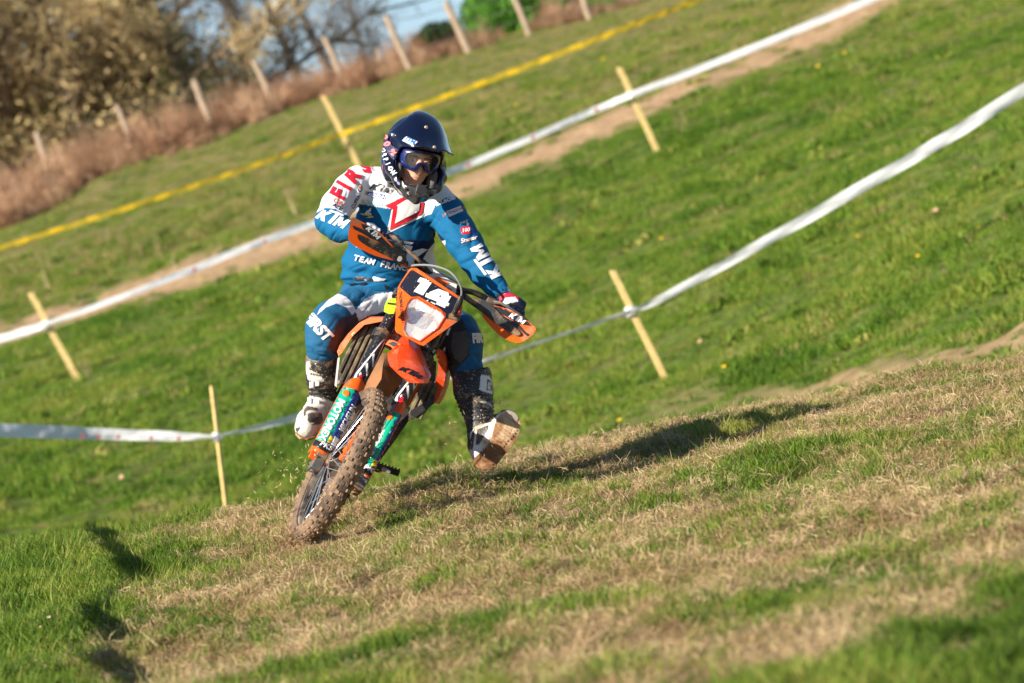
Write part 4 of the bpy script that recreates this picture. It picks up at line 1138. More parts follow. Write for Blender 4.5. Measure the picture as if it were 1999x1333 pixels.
for q in (-1, 1):
    b = MB(); pts = [H(q * (.27 + .014 * k), .011, -.022 - .0026 * k) for k in range(10)]; b.tube(pts, [.0165 if k % 2 else .0178 for k in range(10)], 16); b.build('grip', M_BLACKP, hbar)
    b = MB(); b.tube([H(q * .235, -.002, .012), H(q * .255, -.008, .05), H(q * .33, -.016, .062), H(q * .39, -.018, .045)], [(.005, .009), (.005, .008), (.0045, .006), (.006, .006)], 8); b.box(H(q * .225, .0, .0), n_v * .020, F_v * .014, G_v * .018); b.build('lever', M_CAST, hbar, bevel=.002)
# crossbar pad with its print
def Dpad(x, y): return .36
b = MB(); pad = [(817, 519), (822, 512), (836, 518), (892, 556), (888, 578), (876, 574), (820, 536)]
panel(b, pad, Dpad, .045, 6); po = b.build('bar_pad', M_WPL, hbar, bevel=.006, angle=60)
bv = bvh_of([po]); mb = MB()
for q, mi in (([(824, 516), (836, 523), (846, 533), (838, 536), (826, 528)], 0), ([(848, 541), (858, 540), (866, 547), (878, 552), (870, 556), (858, 553), (852, 549)], 1)):
    v, t = fill(q, 4); decal(mb, bv, v, t, mi, .003)
v, t = text2d('7602', 871, 563, 11, -32, .1, .03); decal(mb, bv, v, t, 0, .003)
merge_decals(po, mb, [M_BLS, M_ORS])
# cables
def cable(name, pts, r, m, par, n=10): b = MB(); b.tube(catmull([S(*p) for p in pts], 6), r, n); return b.build(name, m, par)
cable('brake_line', [(792, 520, .33), (818, 517, .24), (848, 519, .18), (876, 529, .15), (893, 546, .14), (901, 566, .15), (898, 588, .17), (889, 606, .22)], .0042, M_CABLE, bike)
b = MB(); b.tube(catmull([S(900, 577, .15), S(897, 590, .155), S(890, 605, .18), (S(884, 616, .2))], 3), [.008, .011, .012, .013, .013, .013, .012, .012, .011, .010], 10); b.build('cable_boot', M_BLACKP, bike)
b = MB(); P_ = catmull([S(757, 462, .30), S(772, 464, .28), S(784, 477, .27), S(800, 492, .26), S(820, 510, .27), S(838, 530, .34)], 4); b.tube(P_, [.012] * 3 + [.015] * 6 + [.007] * (len(P_) - 9), 10); b.build('throttle_cable', M_BLACKP, bike)
cable('brake_line', [(838, 700, .33), (846, 690, .3), (858, 672, .28), (866, 655, .3), (872, 640, .35)], .008, M_BLACKP, bike)
b = MB(); P0 = S(797, 508, .33); b.box(P0, n_v * .022, F_v * .028, G_v * .02); b.tube([S(790, 500, .34), S(806, 520, .32)], .014, 12); b.build('master_cylinder', M_ALU, bike, bevel=.004)

# handguards: orange shell, dark bone, printed panel
def guard(name, shell, bone, stick, dfn, logo, lines, vent):
    b = MB(); panel(b, shell, dfn, .014, 5, smooth_out=3); g = b.build(name, M_ORANGE, bike, angle=50, bevel=.0)
    b = MB(); panel(b, bone, lambda x, y: dfn(x, y) - .012, .022, 5, smooth_out=3); b.build('guard_bar', M_BLACKP, g, bevel=.004, angle=60)
    bv = bvh_of([g]); mb = MB(); v, t = fill(stick, 4); decal(mb, bv, v, t, 0, .002)
    for l in lines: v, t = fill(l, 4); decal(mb, bv, v, t, 1, .0035)
    for l in vent: v, t = fill(l, 4); decal(mb, bv, v, t, 0, .0028)
    v, t = logo2d(*logo); decal(mb, bv, v, t, 2, .0042); merge_decals(g, mb, [M_BLS, M_ORS, M_WHS])
def dl(x, y): return .20 + .0010 * (x - 690) + .00045 * abs((y - 470) - (x - 730) * .62) - .012
def dr(x, y): return .33 - .0004 * (x - 960) + .00045 * abs((y - 630) - (x - 990) * .55)
guard('handguard', [(688, 425), (683, 440), (680, 458), (683, 472), (700, 484), (730, 498), (758, 506), (776, 509), (784, 500), (768, 482), (752, 464), (735, 449), (715, 437), (700, 429)],
      [(698, 458), (702, 470), (727, 486), (762, 504), (780, 516), (791, 512), (793, 500), (786, 488), (776, 481), (762, 484), (745, 477), (726, 468), (708, 460)],
      [(704, 434), (722, 441), (746, 462), (765, 481), (756, 486), (742, 476), (722, 459), (708, 446)], dl, (728, 453.5, 33, -42, 1.0, .1),
      [[(702, 433), (723, 439), (748, 461), (768, 482), (765, 483), (745, 463), (721, 443), (704, 436)]],
      [[(688, 440), (706, 447), (722, 458), (734, 468), (724, 466), (706, 455), (690, 447)]])
guard('handguard', [(942, 610), (945, 622), (961, 641), (980, 658), (1004, 668), (1017, 668), (1034, 658), (1046, 642), (1033, 629), (1012, 614), (990, 603), (968, 597), (956, 596)],
      [(918, 583), (934, 584), (949, 587), (962, 598), (980, 616), (1000, 634), (1016, 650), (1009, 655), (993, 649), (966, 630), (944, 612), (927, 599)],
      [(960, 598), (980, 599), (1006, 612), (1030, 626), (1037, 636), (1020, 634), (1000, 625), (978, 612)], dr, (1010, 621, 34, -28, 1.0, .1),
      [[(958, 596), (982, 597), (1008, 610), (1034, 628), (1039, 637), (1030, 628), (1006, 614), (980, 601)]],
      [[(972, 612), (992, 622), (1012, 632), (1026, 648), (1034, 653), (1030, 656), (1014, 643), (1000, 634)]])
cable('guard_bracket', [(893, 573, .42), (905, 578, .38), (920, 588, .34), (934, 598, .33)], .012, M_BLACKP, bike)
cable('guard_bracket', [(812, 530, .36), (800, 520, .33), (790, 512, .30), (780, 505, .26)], .012, M_BLACKP, bike)

# headlight mask with number plate
def dm(x, y):
    uu = ((x - 835) * .86 + (y - 598) * .47); hh = (598 - y); 
    return .20 + .00100 * hh + .0000065 * uu * uu
mask = [(804, 521), (810, 521), (898, 580), (901, 590), (893, 627), (826, 675), (818, 672), (774, 649), (771, 644), (774, 590), (777, 560), (781, 553), (799, 525)]
lamp = [(804, 583), (795, 594), (789, 645), (796, 655), (820, 665), (854, 640), (867, 619), (861, 609), (838, 598), (814, 582)]
b = MB(); panel(b, mask, dm, .035, 6, holes=[lamp]); mk = b.build('headlight_mask', M_ORANGE, bike, angle=45, bevel=.003)
b = MB(); panel(b, [(805, 526), (894, 583), (897, 590), (891, 612), (872, 622), (869, 611), (858, 602), (840, 592), (817, 578), (802, 579), (780, 560), (783, 553), (800, 529)], lambda x, y: dm(x, y) - .003, .004, 5)
pl = b.build('number_plate', M_PLATE, mk, angle=60)
bv = bvh_of([pl]); mb = MB()
z4 = lambda q: [(x / 4.76 + 680, y / 4.76 + 500) for x, y in q]
for q in ([(668, 198), (786, 232), (694, 366), (608, 328), (672, 248), (640, 238)],): v, t = fill(z4(q), 4); decal(mb, bv, v, t, 0, .002)
v, t = fill(z4([(836, 304), (966, 354), (924, 432), (940, 440), (926, 468), (908, 460), (896, 484), (812, 446), (824, 424), (714, 378), (724, 346)]), 4, [z4([(838, 372), (866, 362), (858, 384)])]); decal(mb, bv, v, t, 0, .002)
v, t = text2d('PKS', 837.5, 592.5, 11.5, -23, .15, .05, 1.15); decal(mb, bv, v, t, 0, .002)
v, t = fill([(836, 596), (849, 602), (848.5, 603.5), (835.5, 597.5)], 3); decal(mb, bv, v, t, 0, .002)
merge_decals(pl, mb, [M_WHS])
bv = bvh_of([mk]); mb = MB(); v, t = text2d('THOMAS DUBOST', 783.5, 601, 8.2, -85, 0, .02, .93); decal(mb, bv, v, t, 0, .002)
v, t = fill([(886, 590), (883, 600), (884, 608), (887, 600)], 3); decal(mb, bv, v, t, 0, .006); merge_decals(mk, mb, [M_BLS])
# reflector: faceted bowl behind the glass
b = MB(); v2, T = fill(lamp, 5); rr = random.Random(4); vs = []
for x, y in v2:
    e = min((Vector((x, y)) - Vector(q)).length for q in lamp); vs.append(S(x, y, dm(x, y) + .012 + .0012 * min(e, 22) + rr.uniform(-.0026, .0026)))
b.add(vs, T); b.build('headlight_reflector', M_LENS, mk, angle=24)
b = MB(); panel(b, lamp, lambda x, y: dm(x, y) + .003 - .00001 * max(0, 900 - (x - 828) ** 2 - (y - 624) ** 2), .002, 5); b.build('headlight_glass', M_GLASS, mk, angle=60)
b = MB(); ring = [((x - 828) * 1.03 + 828, (y - 624) * 1.03 + 624) for x, y in lamp]; b.tube([S(x, y, dm(x, y) - .002) for x, y in ring], .0035, 6, closed=True); b.build('headlight_rim', M_REDOR, mk)
# side cheek on the right of the mask, black band on its top
b = MB(); panel(b, [(901, 590), (903, 600), (897, 625), (893, 627), (826, 675), (824, 668), (868, 635), (874, 622)], lambda x, y: dm(x, y) + .012, .09, 6); b.build('mask_cheek', M_REDOR, mk, bevel=.004)
b = MB(); panel(b, [(877, 611), (899, 617), (897, 626), (875, 621)], lambda x, y: dm(x, y) - .006, .03, 6); b.build('rubber_strap', M_BLACKP, mk, bevel=.002)
b = MB(); panel(b, [(757, 583), (773, 582), (772, 600), (769, 612), (759, 613), (749, 608), (751, 596)], .10, .05, 5); o = b.build('lime_band', M_LIME, bike, bevel=.005)
b = MB(); panel(b, [(757, 590), (772, 592), (772, 595), (756, 593)], .096, .006, 4); b.build('band_strap', M_BLACKP, o)

# front fender: a folded shell that hangs forward over the wheel, and its muddy lining behind
rows = [([(763, 655), (777, 651), (790, 655), (806, 662), (819, 669)], .30), ([(764, 668), (780, 662), (797, 664), (811, 672), (822, 681)], .25), ([(766, 682), (781, 677), (799, 681), (815, 688), (826, 694)], .18),
        ([(757, 691), (776, 690), (799, 697), (820, 703), (832, 708)], .11), ([(758, 703), (776, 706), (800, 713), (824, 718), (837, 721)], .04), ([(762, 715), (778, 722), (803, 730), (828, 732), (841, 733)], -.01), ([(780, 732), (792, 738), (809, 742), (826, 743), (838, 741)], -.04), ([(797, 746), (806, 747), (817, 748), (828, 748), (835, 748)], -.05)]
b = MB(); rg = []
for pts, a in rows:
    R_ = []
    for k, (x, y) in enumerate(pts): R_.append(S(x, y, a + (.055, .012, -.008, .010, .055)[k]))
    rg.append(R_)
b.loft(rg, cap=False, closed=False); fn = b.build('front_fender', M_REDOR, bike, solid=.004, angle=24, bevel=.003)
bv = bvh_of([fn]); mb = MB(); v, t = logo2d(800, 727, 46, -24, .6, .3); decal(mb, bv, v, t, 0, .004); merge_decals(fn, mb, [M_BLS])
b = MB(); panel(b, [(752, 672), (760, 663), (768, 664), (776, 668), (784, 672), (774, 676), (768, 681), (762, 676)], lambda x, y: .22 - .001 * (x - 760), .02, 5); b.build('fender_wing', M_ORANGE, fn, bevel=.002)
b = MB(); panel(b, [(757, 670), (768, 666), (776, 670), (768, 677), (764, 674)], lambda x, y: .216 - .001 * (x - 760), .003, 5); b.build('wing_sticker', M_PLATE, fn)
b = MB(); rg = []
for L_, M_, R_, a in (((730, 690), (752, 690), (782, 700), .38), ((722, 722), (747, 716), (790, 730), .33), ((714, 752), (744, 745), (778, 752), .27), ((708, 775), (738, 770), (758, 776), .22)):
    rg.append([S(*L_, a + .05), S((L_[0] + M_[0]) / 2, (L_[1] + M_[1]) / 2, a + .02), S(*M_, a - .0), S((R_[0] + M_[0]) / 2, (R_[1] + M_[1]) / 2, a + .03), S(*R_, a + .09)])
b.loft(rg, cap=False, closed=False); b.build('fender_lining', M_TAN, fn, solid=.004, angle=20)

# shrouds, radiators, tank, engine, frame
BK = b_v
b = MB(); outer = [(748, 620), (722, 620), (700, 631), (679, 652), (663, 674), (658, 686), (661, 695), (668, 688), (688, 656), (711, 634), (746, 627)]
panel(b, outer, lambda x, y: .42 + .0012 * (748 - x), step=6, back=BK * .10); sh = b.build('radiator_shroud', M_ORANGE, bike, bevel=.003)
b = MB(); panel(b, [(662, 696), (659, 700), (653, 752), (657, 756), (663, 700)], .56, .02, 6); b.build('shroud_edge', M_WPL, sh)
def slats(name, poly, dd, dirn, n):
    b = MB(); panel(b, poly, dd + .02, .05, 8); xs = [p[0] for p in poly]; ys = [p[1] for p in poly]; cx, cy = sum(xs) / len(xs), sum(ys) / len(ys)
    ob = b.build(name, M_RAD, bike, bevel=.003); bv = bvh_of([ob]); b = MB(); dx, dy = dirn; L = math.hypot(dx, dy); dx /= L; dy /= L
    for k in range(n):
        o = (k - (n - 1) / 2) * 10.5; px_, py_ = cx - dy * o, cy + dx * o; pts = []
        for s2 in range(-12, 13):
            x = px_ + dx * s2 * 5; y = py_ + dy * s2 * 5
            if inpoly(np.array([x]), np.array([y]), poly)[0]: pts.append(S(x, y, dd + .012))
        if len(pts) > 2: b.tube(pts, [(.0085, .006)] * len(pts), 6)
    if b.v: b.build('louvre', M_RAD, ob)
    return ob
slats('radiator', [(719, 632), (738, 638), (724, 675), (690, 741), (680, 753), (659, 741), (668, 702), (690, 659)], .50, (-.42, .9), 4)
slats('radiator', [(840, 742), (857, 752), (846, 782), (822, 818), (797, 812), (806, 780), (822, 750)], .50, (-.42, .9), 3)
b = MB(); panel(b, [(850, 678), (860, 684), (868, 694), (872, 710), (870, 731), (866, 752), (858, 772), (849, 787), (835, 778), (846, 756), (853, 735), (856, 712), (852, 694), (846, 684)], lambda x, y: .46 + .0008 * (y - 680), step=6, back=BK * .08 - n_v * .02); b.build('radiator_shroud', M_REDOR, bike, bevel=.003)
b = MB(); panel(b, [(838, 700), (852, 706), (850, 742), (838, 762), (824, 752), (828, 720)], .53, .03, 6); panel(b, [(803, 800), (846, 776), (847, 788), (800, 823), (797, 818)], .50, .05, 6); b.build('shroud_inner', M_BLACKP, bike, bevel=.003)
# fuel tank and seat (mostly hidden behind the mask)
lo, hi = bounds([K(0, .5, .5), K(0, .7, 1.7)], .2); Fd = Field(lo, hi, .012)
Fd.add(Fd.ell(K(0, .56, .72), (pc, mc, b_v), (.13, .10, .20)), 0).limb([(*K(0, .60, .85), .075), (*K(0, .60, 1.15), .085), (*K(0, .64, 1.5), .08)], .04)
skin_obj('seat', Fd, M_BLACKP, bike)
b = MB(); rg = []
for l, h, w in ((1.35, .62, .08), (1.5, .66, .10), (1.7, .70, .09), (1.95, .76, .06)): rg.append([K(-w, h - .03, l), K(-w * .5, h + .01, l), K(0, h + .02, l), K(w * .5, h + .01, l), K(w, h - .03, l)])
b.loft(rg, cap=False, closed=False); b.build('rear_fender', M_ORANGE, bike, solid=.005)
b = MB()
b.box(K(0, .02, .78), pc * .105, mc * .13, b_v * .17); b.box(K(0, .22, .70), pc * .06, mc * .12, b_v * .07); b.box(K(.0, -.08, .72), pc * .09, mc * .04, b_v * .2)
b.tube([K(-.13, .0, .85), K(.13, .0, .85)], .085, 20); b.tube([K(-.12, .05, .72), K(.12, .05, .72)], .055, 20)
b.build('engine', M_DARK, bike, bevel=.01)
b = MB()
b.tube(catmull([K(0, .62, .42), K(0, .40, .47), K(0, .12, .52), K(0, -.06, .60), K(.0, -.1, .8)], 5), .022, 12)
for q in (-1, 1):
    b.tube(catmull([K(0, .62, .42), K(.09 * q, .55, .62), K(.12 * q, .35, 1.0), K(.10 * q, .05, 1.05), K(.08 * q, -.1, .9)], 5), .018, 10); b.tube([K(.11 * q, .02, 1.05), K(.09 * q, 0, 1.47)], (.02), 8)
b.build('frame', M_ORANGE, bike)
cable('exhaust_pipe', [tuple((*fpxk, 0)) for fpxk in []] or [(735, 770, .66), (722, 800, .56), (700, 815, .56), (688, 800, .66), (690, 770, .8)], .022, M_ALU, bike)
b = MB(); panel(b, [(742, 790), (770, 770), (800, 800), (796, 822), (770, 860), (740, 900), (700, 900), (706, 850)], .60, .25, 14); b.build('skid_plate', M_DARK, bike, bevel=.01)
b = MB(); panel(b, [(668, 745), (692, 745), (690, 790), (668, 840), (640, 850), (640, 800), (655, 770)], .78, .12, 12); b.build('engine_cover', M_DARK, bike, bevel=.012)
b = MB(); b.lathe(S(672, 740, .66), V(-.5, -.2, .8), [(0, 0.001), (0, .012), (.02, .017), (.045, .016), (.05, .010), (.05, .001)], 16); b.build('water_pump', M_ALU, bike)
# footpegs with teeth, brake pedal
for q, l in ((-1, .88), (1, .86)):
    b = MB(); a = K(q * .13, -.02, l); e = K(q * .235, .0, l - .01); d = (e - a).normalized(); x, y, _ = frame_from(d, b_v)
    b.box(a.lerp(e, .5), d * (e - a).length * .5, x * .005, y * .012); b.box(a.lerp(e, .5) + b_v * .035, d * (e - a).length * .5, x * .005, y * .012)
    for k in range(7):
        for s2 in (0, .035):
            c = a.lerp(e, .08 + k * .14) + b_v * s2 + mc * .014; b.add([c - d * .005 - b_v * .004, c + d * .005 - b_v * .004, c + d * .005 + b_v * .004, c - d * .005 + b_v * .004, c + mc * .008], [(0, 1, 2, 3), (0, 1, 4), (1, 2, 4), (2, 3, 4), (3, 0, 4)])
    b.tube([a, K(q * .09, -.03, l)], .012, 8); b.build('footpeg', M_DARK, bike, bevel=.002)
b = MB(); b.tube(catmull([K(.10, -.04, .95), K(.15, -.03, .80), K(.17, -.0, .68)], 4), .006, 8); b.box(K(.18, .005, .66), pc * .02, mc * .006, b_v * .012); b.build('gear_lever', M_ALU, bike, bevel=.002)
b = MB(); 
for k in range(2): b.box(B(.112 * 1 - .055, .06 + .05 * k, -.06), n_v * .02, F_v * .022, G_v * .03)
b.build('brake_caliper', M_DARK, bike, bevel=.006)
# ------------------------------------------------------------------ the rider
def sp(x, y, a, r): return (*S(x, y, a), r)
M_SKIN = mat('skin', lin((232, 168, 138)), .5, noise=.08, nscale=30)
M_JERSEY = mat('jersey_cloth', (.5, .5, .5), .8, spec=.25, vcol=True, bump=.12, bscale=350, speck=lin((120, 110, 95)), speck_t=.735, speck_scale=150)
M_PANTS = mat('trouser_cloth', (.5, .5, .5), .75, vcol=True, bump=.25, bscale=300, speck=lin((140, 140, 130)), speck_t=.705, speck_scale=140)
M_BOOT = mat('boot_leather', (.5, .5, .5), .5, vcol=True, dirt=lin((150, 125, 95)), dirt_amt=.22, dscale=22, speck=lin((185, 170, 145)), speck_t=.64, speck_scale=130, bump=.2, bscale=120)
M_SOLE = mat('muddy_sole', lin((136, 94, 62)), .9, noise=.45, nscale=16, dirt=lin((196, 168, 134)), dirt_amt=.5, dscale=12, bump=.6, bscale=60)
M_GLOVE = mat('glove_cloth', (.5, .5, .5), .7, vcol=True)
BLUE = lin((3, 90, 134)); WHITE = (.70, .70, .74); NAVY_SHADE = lin((10, 34, 74)); BLACK = (.018, .017, .018); RED = lin((222, 16, 48)); DGREY = (.06, .055, .055)

# ---- body: one continuous skin, head with its face inside the helmet
hs = V(.93, -.17, -.33).normalized(); hg = V(.36, -.22, .90); hg = (hg - hs * hg.dot(hs)).normalized(); hu = hs.cross(hg).normalized()
if hu.dot(YI) < 0: hu = -hu
HC = S(810, 313, .62)
def Hd(x, y, z): return HC + hs * x + hu * y + hg * z          # right in the photo, up, towards the face
neck = S(795, 372, .76)
rider_root_loc = S(768, 600, .98)
lo, hi = bounds([S(560, 840, .4), S(1040, 560, .3), S(560, 300, 1.1), S(980, 900, .3), S(1040, 900, 1.1)], .12)
Fd = Field(lo, hi, .011)
spine = [sp(765, 578, 1.0, .09), sp(760, 500, .95, .085), sp(772, 430, .90, .085), sp(785, 395, .85, .065), sp(797, 368, .79, .05), (*Hd(0, -.07, -.03), .050)]
Fd.limb(spine, 0)
for L in ([sp(785, 385, .85, .05), sp(702, 372, .80, .040), sp(658, 428, .65, .034), sp(700, 450, .47, .023), sp(716, 450, .43, .018)],
          [sp(790, 392, .85, .05), sp(862, 415, .80, .042), sp(912, 485, .68, .036), sp(982, 573, .565, .026), sp(990, 585, .55, .024)],
          [sp(748, 590, .99, .075), sp(645, 640, .69, .050), sp(630, 700, .71, .044), sp(630, 785, .77, .034), sp(612, 815, .66, .026)],
          [sp(800, 595, .99, .075), sp(900, 664, .61, .052), sp(912, 735, .53, .044), sp(938, 840, .43, .034), sp(956, 853, .37, .026)]):
    Fd.limb(L, .04)
Fd.add(Fd.ell(Hd(0, .025, -.02), (hs, hu, hg), (.074, .105, .095)), .02)
v, f = Fd.mesh(); v = relax(v, f, 2)
# finer head joined in: face shaped separately at high resolution
lo, hi = bounds([HC], .15); Ff = Field(lo, hi, .0035)
Ff.add(Ff.ell(Hd(0, .03, -.02), (hs, hu, hg), (.072, .10, .092)), 0)
Ff.add(Ff.ell(Hd(0, -.035, .015), (hs, hu, hg), (.056, .075, .068)), .03)
Ff.add(Ff.ell(Hd(0, .028, .052), (hs, hu, hg), (.052, .014, .022)), .014)                      # brow ridge
for q in (-1, 1):
    Ff.cut(Ff.ell(Hd(.031 * q, .008, .082), (hs, hu, hg), (.019, .011, .014)), .008)           # eye sockets
    Ff.add(Ff.ell(Hd(.040 * q, -.028, .050), (hs, hu, hg), (.020, .018, .020)), .015)          # cheekbones
    Ff.add(Ff.ell(Hd(.010 * q, -.036, .086), (hs, hu, hg), (.008, .007, .009)), .005)          # nostrils
Ff.limb([(*Hd(0, .012, .072), .007), (*Hd(0, -.018, .088), .009), (*Hd(0, -.033, .098), .0115)], .008)
Ff.add(Ff.ell(Hd(0, -.058, .073), (hs, hu, hg), (.022, .0055, .010)), .005); Ff.add(Ff.ell(Hd(0, -.068, .071), (hs, hu, hg), (.018, .0055, .010)), .004)
Ff.cut(Ff.ell(Hd(0, -.0632, .086), (hs, hu, hg), (.021, .0016, .008)), .002)
Ff.add(Ff.ell(Hd(0, -.092, .058), (hs, hu, hg), (.022, .016, .016)), .015)
Ff.limb([(*Hd(0, -.07, -.03), .05), (*neck, .05)], .02)
v2, f2 = Ff.mesh(); v2 = relax(v2, f2, 1)
o0 = np.array(rider_root_loc); me = np_mesh('person', np.concatenate([v, v2]) - o0, np.concatenate([f, f2 + len(v)]), None, True)
me.materials.append(M_SKIN); rider = bpy.data.objects.new('person', me); COL.objects.link(rider); rider.location = rider_root_loc
tag(rider, 'rider in blue and white jersey and dark helmet, one leg held out from the bike', 'person')
M_EYE = mat('eye_white', (.7, .66, .62), .2); M_IRIS = mat('iris', lin((70, 45, 25)), .15); M_BROW = mat('eyebrow', lin((60, 38, 24)), .8)
for q in (-1, 1):
    b = MB(); e = Hd(.030 * q, .007, .066); b.ell(e, hs * .0125, hu * .0105, hg * .0115, 20, 14); look = (hg + hs * -.25 + hu * -.05).normalized()
    b.lathe(e + look * .0098, look, [(0, .0058), (.0016, .0052), (.0022, .002), (.0022, .0001)], 16, mi=1); b.build('eye', [M_EYE, M_IRIS], rider)
    b = MB(); b.tube([Hd(q * .012, .021, .080), Hd(q * .028, .026, .078), Hd(q * .046, .022, .066)], [(.0035, .003), (.0045, .003), (.002, .002)], 8); b.build('eyebrow', M_BROW, rider)
    b = MB(); b.tube(catmull([Hd(q * .014, .009, .0735), Hd(q * .024, .0125, .079), Hd(q * .036, .0125, .0765), Hd(q * .044, .009, .067)], 4), .0022, 6); b.build('eyelid', M_SKIN, rider)

# ---- jersey
def ruck(px, py, v, cx, cy, r, a, wl, amp):
    '''uneven creases running along angle a, wl apart, fading from (cx, cy)'''
    u = (px - cx) * math.cos(a) - (py - cy) * math.sin(a); w = (px - cx) * math.sin(a) + (py - cy) * math.cos(a)
    g = np.exp(-((px - cx) ** 2 + (py - cy) ** 2) / r ** 2); w = w + noise3(v, 6, 31) * 14
    n1 = 1 - np.abs(2 * vnoise(u / (wl * 3.2) + cx, w / wl + cy, 5) - 1); n2 = 1 - np.abs(2 * vnoise(u / (wl * 1.6) + cy, w / (wl * .55) + cx, 8) - 1)
    return 1.35 * amp * g * (n1 ** 3 + .4 * n2 ** 3)
lo, hi = bounds([S(600, 470, .4), S(1000, 590, .3), S(700, 310, 1.0), S(760, 590, 1.12)], .10)
Fd = Field(lo, hi, .005)
vd = FWD
def slab(x, y, a, hw, hh, hd, rot=0):
    c, s2 = math.cos(rot), math.sin(rot); return Fd.ell(S(x, y, a), (XI * c + YI * s2, YI * c - XI * s2, FWD), (hw, hh, hd))
Fd.limb([sp(756, 560, .98, .150), sp(757, 525, .95, .155), sp(757, 480, .90, .165)], 0)
Fd.d = smin(Fd.d, slab(757, 520, .94, .205, .16, .15, -.0), .03)
Fd.add(slab(765, 455, .88, .192, .15, .14, -.1), .04); Fd.add(slab(782, 400, .83, .195, .105, .115, -.28), .04)
Fd.limb([sp(735, 352, .80, .060), sp(790, 365, .78, .075), sp(842, 385, .80, .065)], .035)
# hem flares a little over the belt
Fd.add(slab(752, 545, .95, .195, .055, .145, -.02), .02)
R1 = [sp(700, 352, .80, .064), sp(684, 374, .765, .076), sp(660, 404, .70, .074), sp(650, 430, .635, .074), sp(664, 444, .575, .066), sp(690, 450, .49, .050), sp(704, 451, .455, .040)]
L1 = [sp(852, 392, .80, .072), sp(872, 418, .765, .080), sp(890, 448, .71, .077), sp(909, 478, .68, .074), sp(922, 500, .655, .068), sp(944, 532, .62, .060), sp(966, 557, .59, .048), sp(982, 574, .565, .036)]
Fd.limb(R1, .03); Fd.limb(L1, .03)
Fd.cut(Fd.cap(S(800, 352, .72), S(790, 330, .70), .055, .06), .015)     # neck opening
Fd.cut(Fd.box(S(752, 592, .97), (XI, YI, FWD), (.4, .045, .3)), .01)
Fd.cut(Fd.cap(S(704, 451, .455), S(722, 452, .41), .024, .03), .006); Fd.cut(Fd.cap(S(981, 573, .566), S(992, 590, .545), .024, .03), .006)
def jdisp(v, n):
    px, py, _ = topx(v); d = noise3(v, 9, 3) * .010 + noise3(v, 20, 9) * .003
    def folds(cx, cy, r, ang, wl, amp, ph=0, bend=0):
        a = math.radians(ang); return ruck(px, py, v, cx, cy, r, a, wl, amp)
    d = d - folds(676, 428, 34, 20, 15, .010) - folds(690, 385, 40, 75, 17, .007) - folds(866, 440, 34, -50, 17, .009) - folds(910, 485, 32, 25, 15, .009)
    d = d - folds(700, 532, 48, 12, 19, .013) - folds(800, 535, 45, -10, 19, .009) - folds(830, 430, 34, 65, 20, .009) - folds(745, 350, 34, 70, 15, .006) - folds(690, 480, 30, 55, 22, .006) - folds(975, 562, 20, 30, 10, .005) - folds(640, 450, 24, 60, 12, .005)
    return d
W1 = [(560, 250), (900, 250), (960, 330), (960, 400), (902, 371), (884, 384), (869, 386), (849, 401), (842, 417), (826, 424), (800, 433), (755, 456), (764, 412), (702, 398), (696, 420), (676, 423), (656, 409), (635, 406), (613, 417), (540, 430)]
SL = [(590, 436), (600, 428), (613, 418), (635, 405), (656, 408), (676, 420), (712, 430), (712, 480), (590, 480)]
PNT = [(W1, WHITE, False), (SL, BLUE, False),
       ([(701, 398), (766, 408), (757, 444), (700, 446), (690, 432)], BLUE, False),
       ([(766, 408.5), (752, 401), (795, 381), (820, 388.5), (828, 396), (824, 417), (760, 452)], RED, True),
       ([(775, 400.5), (793, 389), (817, 392.5), (819, 396), (816.5, 410.5), (771, 436), (777, 403)], WHITE, True),
       ([(772, 474), (800, 468), (838, 470), (850, 450), (870, 470), (862, 560), (842, 560), (838, 515), (800, 500)], NAVY_SHADE, False),  # navy panel, together with lower torso shade painted into the cloth colour
       ([(826, 505), (838, 485), (852, 470), (870, 470), (864, 522), (848, 523)], WHITE, False),
       ([(755, 355), (772, 362), (784, 372), (780, 377), (766, 367), (757, 366)], DGREY, True), ([(773, 371), (786, 374), (790, 384), (779, 380)], BLUE, True),
       ([(990, 560), (1004, 566), (1002, 580), (994, 572)], WHITE, False)]
jersey = skin_obj('jersey', Fd, M_JERSEY, rider, jdisp, 2, PNT, BLUE)
bv = bvh_of([jersey]); mb = MB()
def T(s, x, y, size, ang, mi, shear=0, bold=.03, sx=1.0, off=.003):
    v, t = text2d(s, x, y, size, ang, shear, bold, sx); decal(mb, bv, v, t, mi, off)
def Pg(q, mi, off=.002, step=4, holes=()): v, t = fill(q, step, holes); decal(mb, bv, v, t, mi, off)
z2 = lambda q: [(x / 5.127 + 590, y / 5.127 + 300) for x, y in q]
def Pz(q, mi, off=.003, holes=()): Pg(z2(q), mi, off, 2.5, [z2(h) for h in holes])
JW, JR, JK, JB, JO, JY, JN, JT, JP = range(9)
# big red shoulder letters
if 0: Pz([(330, 335), (385, 330), (395, 350), (355, 352), (352, 372), (400, 362), (412, 380), (398, 398), (440, 390), (478, 398), (462, 440), (380, 412), (305, 400), (305, 385)], JR)
if 0: Pz([(378, 262), (418, 210), (520, 320), (478, 362), (462, 330), (400, 280)], JR)
if 0: Pz([(420, 205), (480, 130), (520, 100), (580, 105), (628, 150), (632, 195), (600, 222), (560, 232), (530, 215), (520, 250), (548, 268), (528, 318), (470, 272), (428, 225)], JR, holes=[[(520, 150), (560, 130), (585, 150), (555, 175), (525, 185)]])
Pz([(608, 92), (665, 85), (685, 190), (655, 200), (640, 150), (612, 110)], JR)
for ch, x, y, a_ in (('F', 662, 379, 60), ('I', 673, 363, 56), ('R', 689, 344, 46), ('S', 712, 327, 28)): T(ch, x, y, 40 if ch != 'S' else 30, a_, JR, -.05, .05, .9, .004)
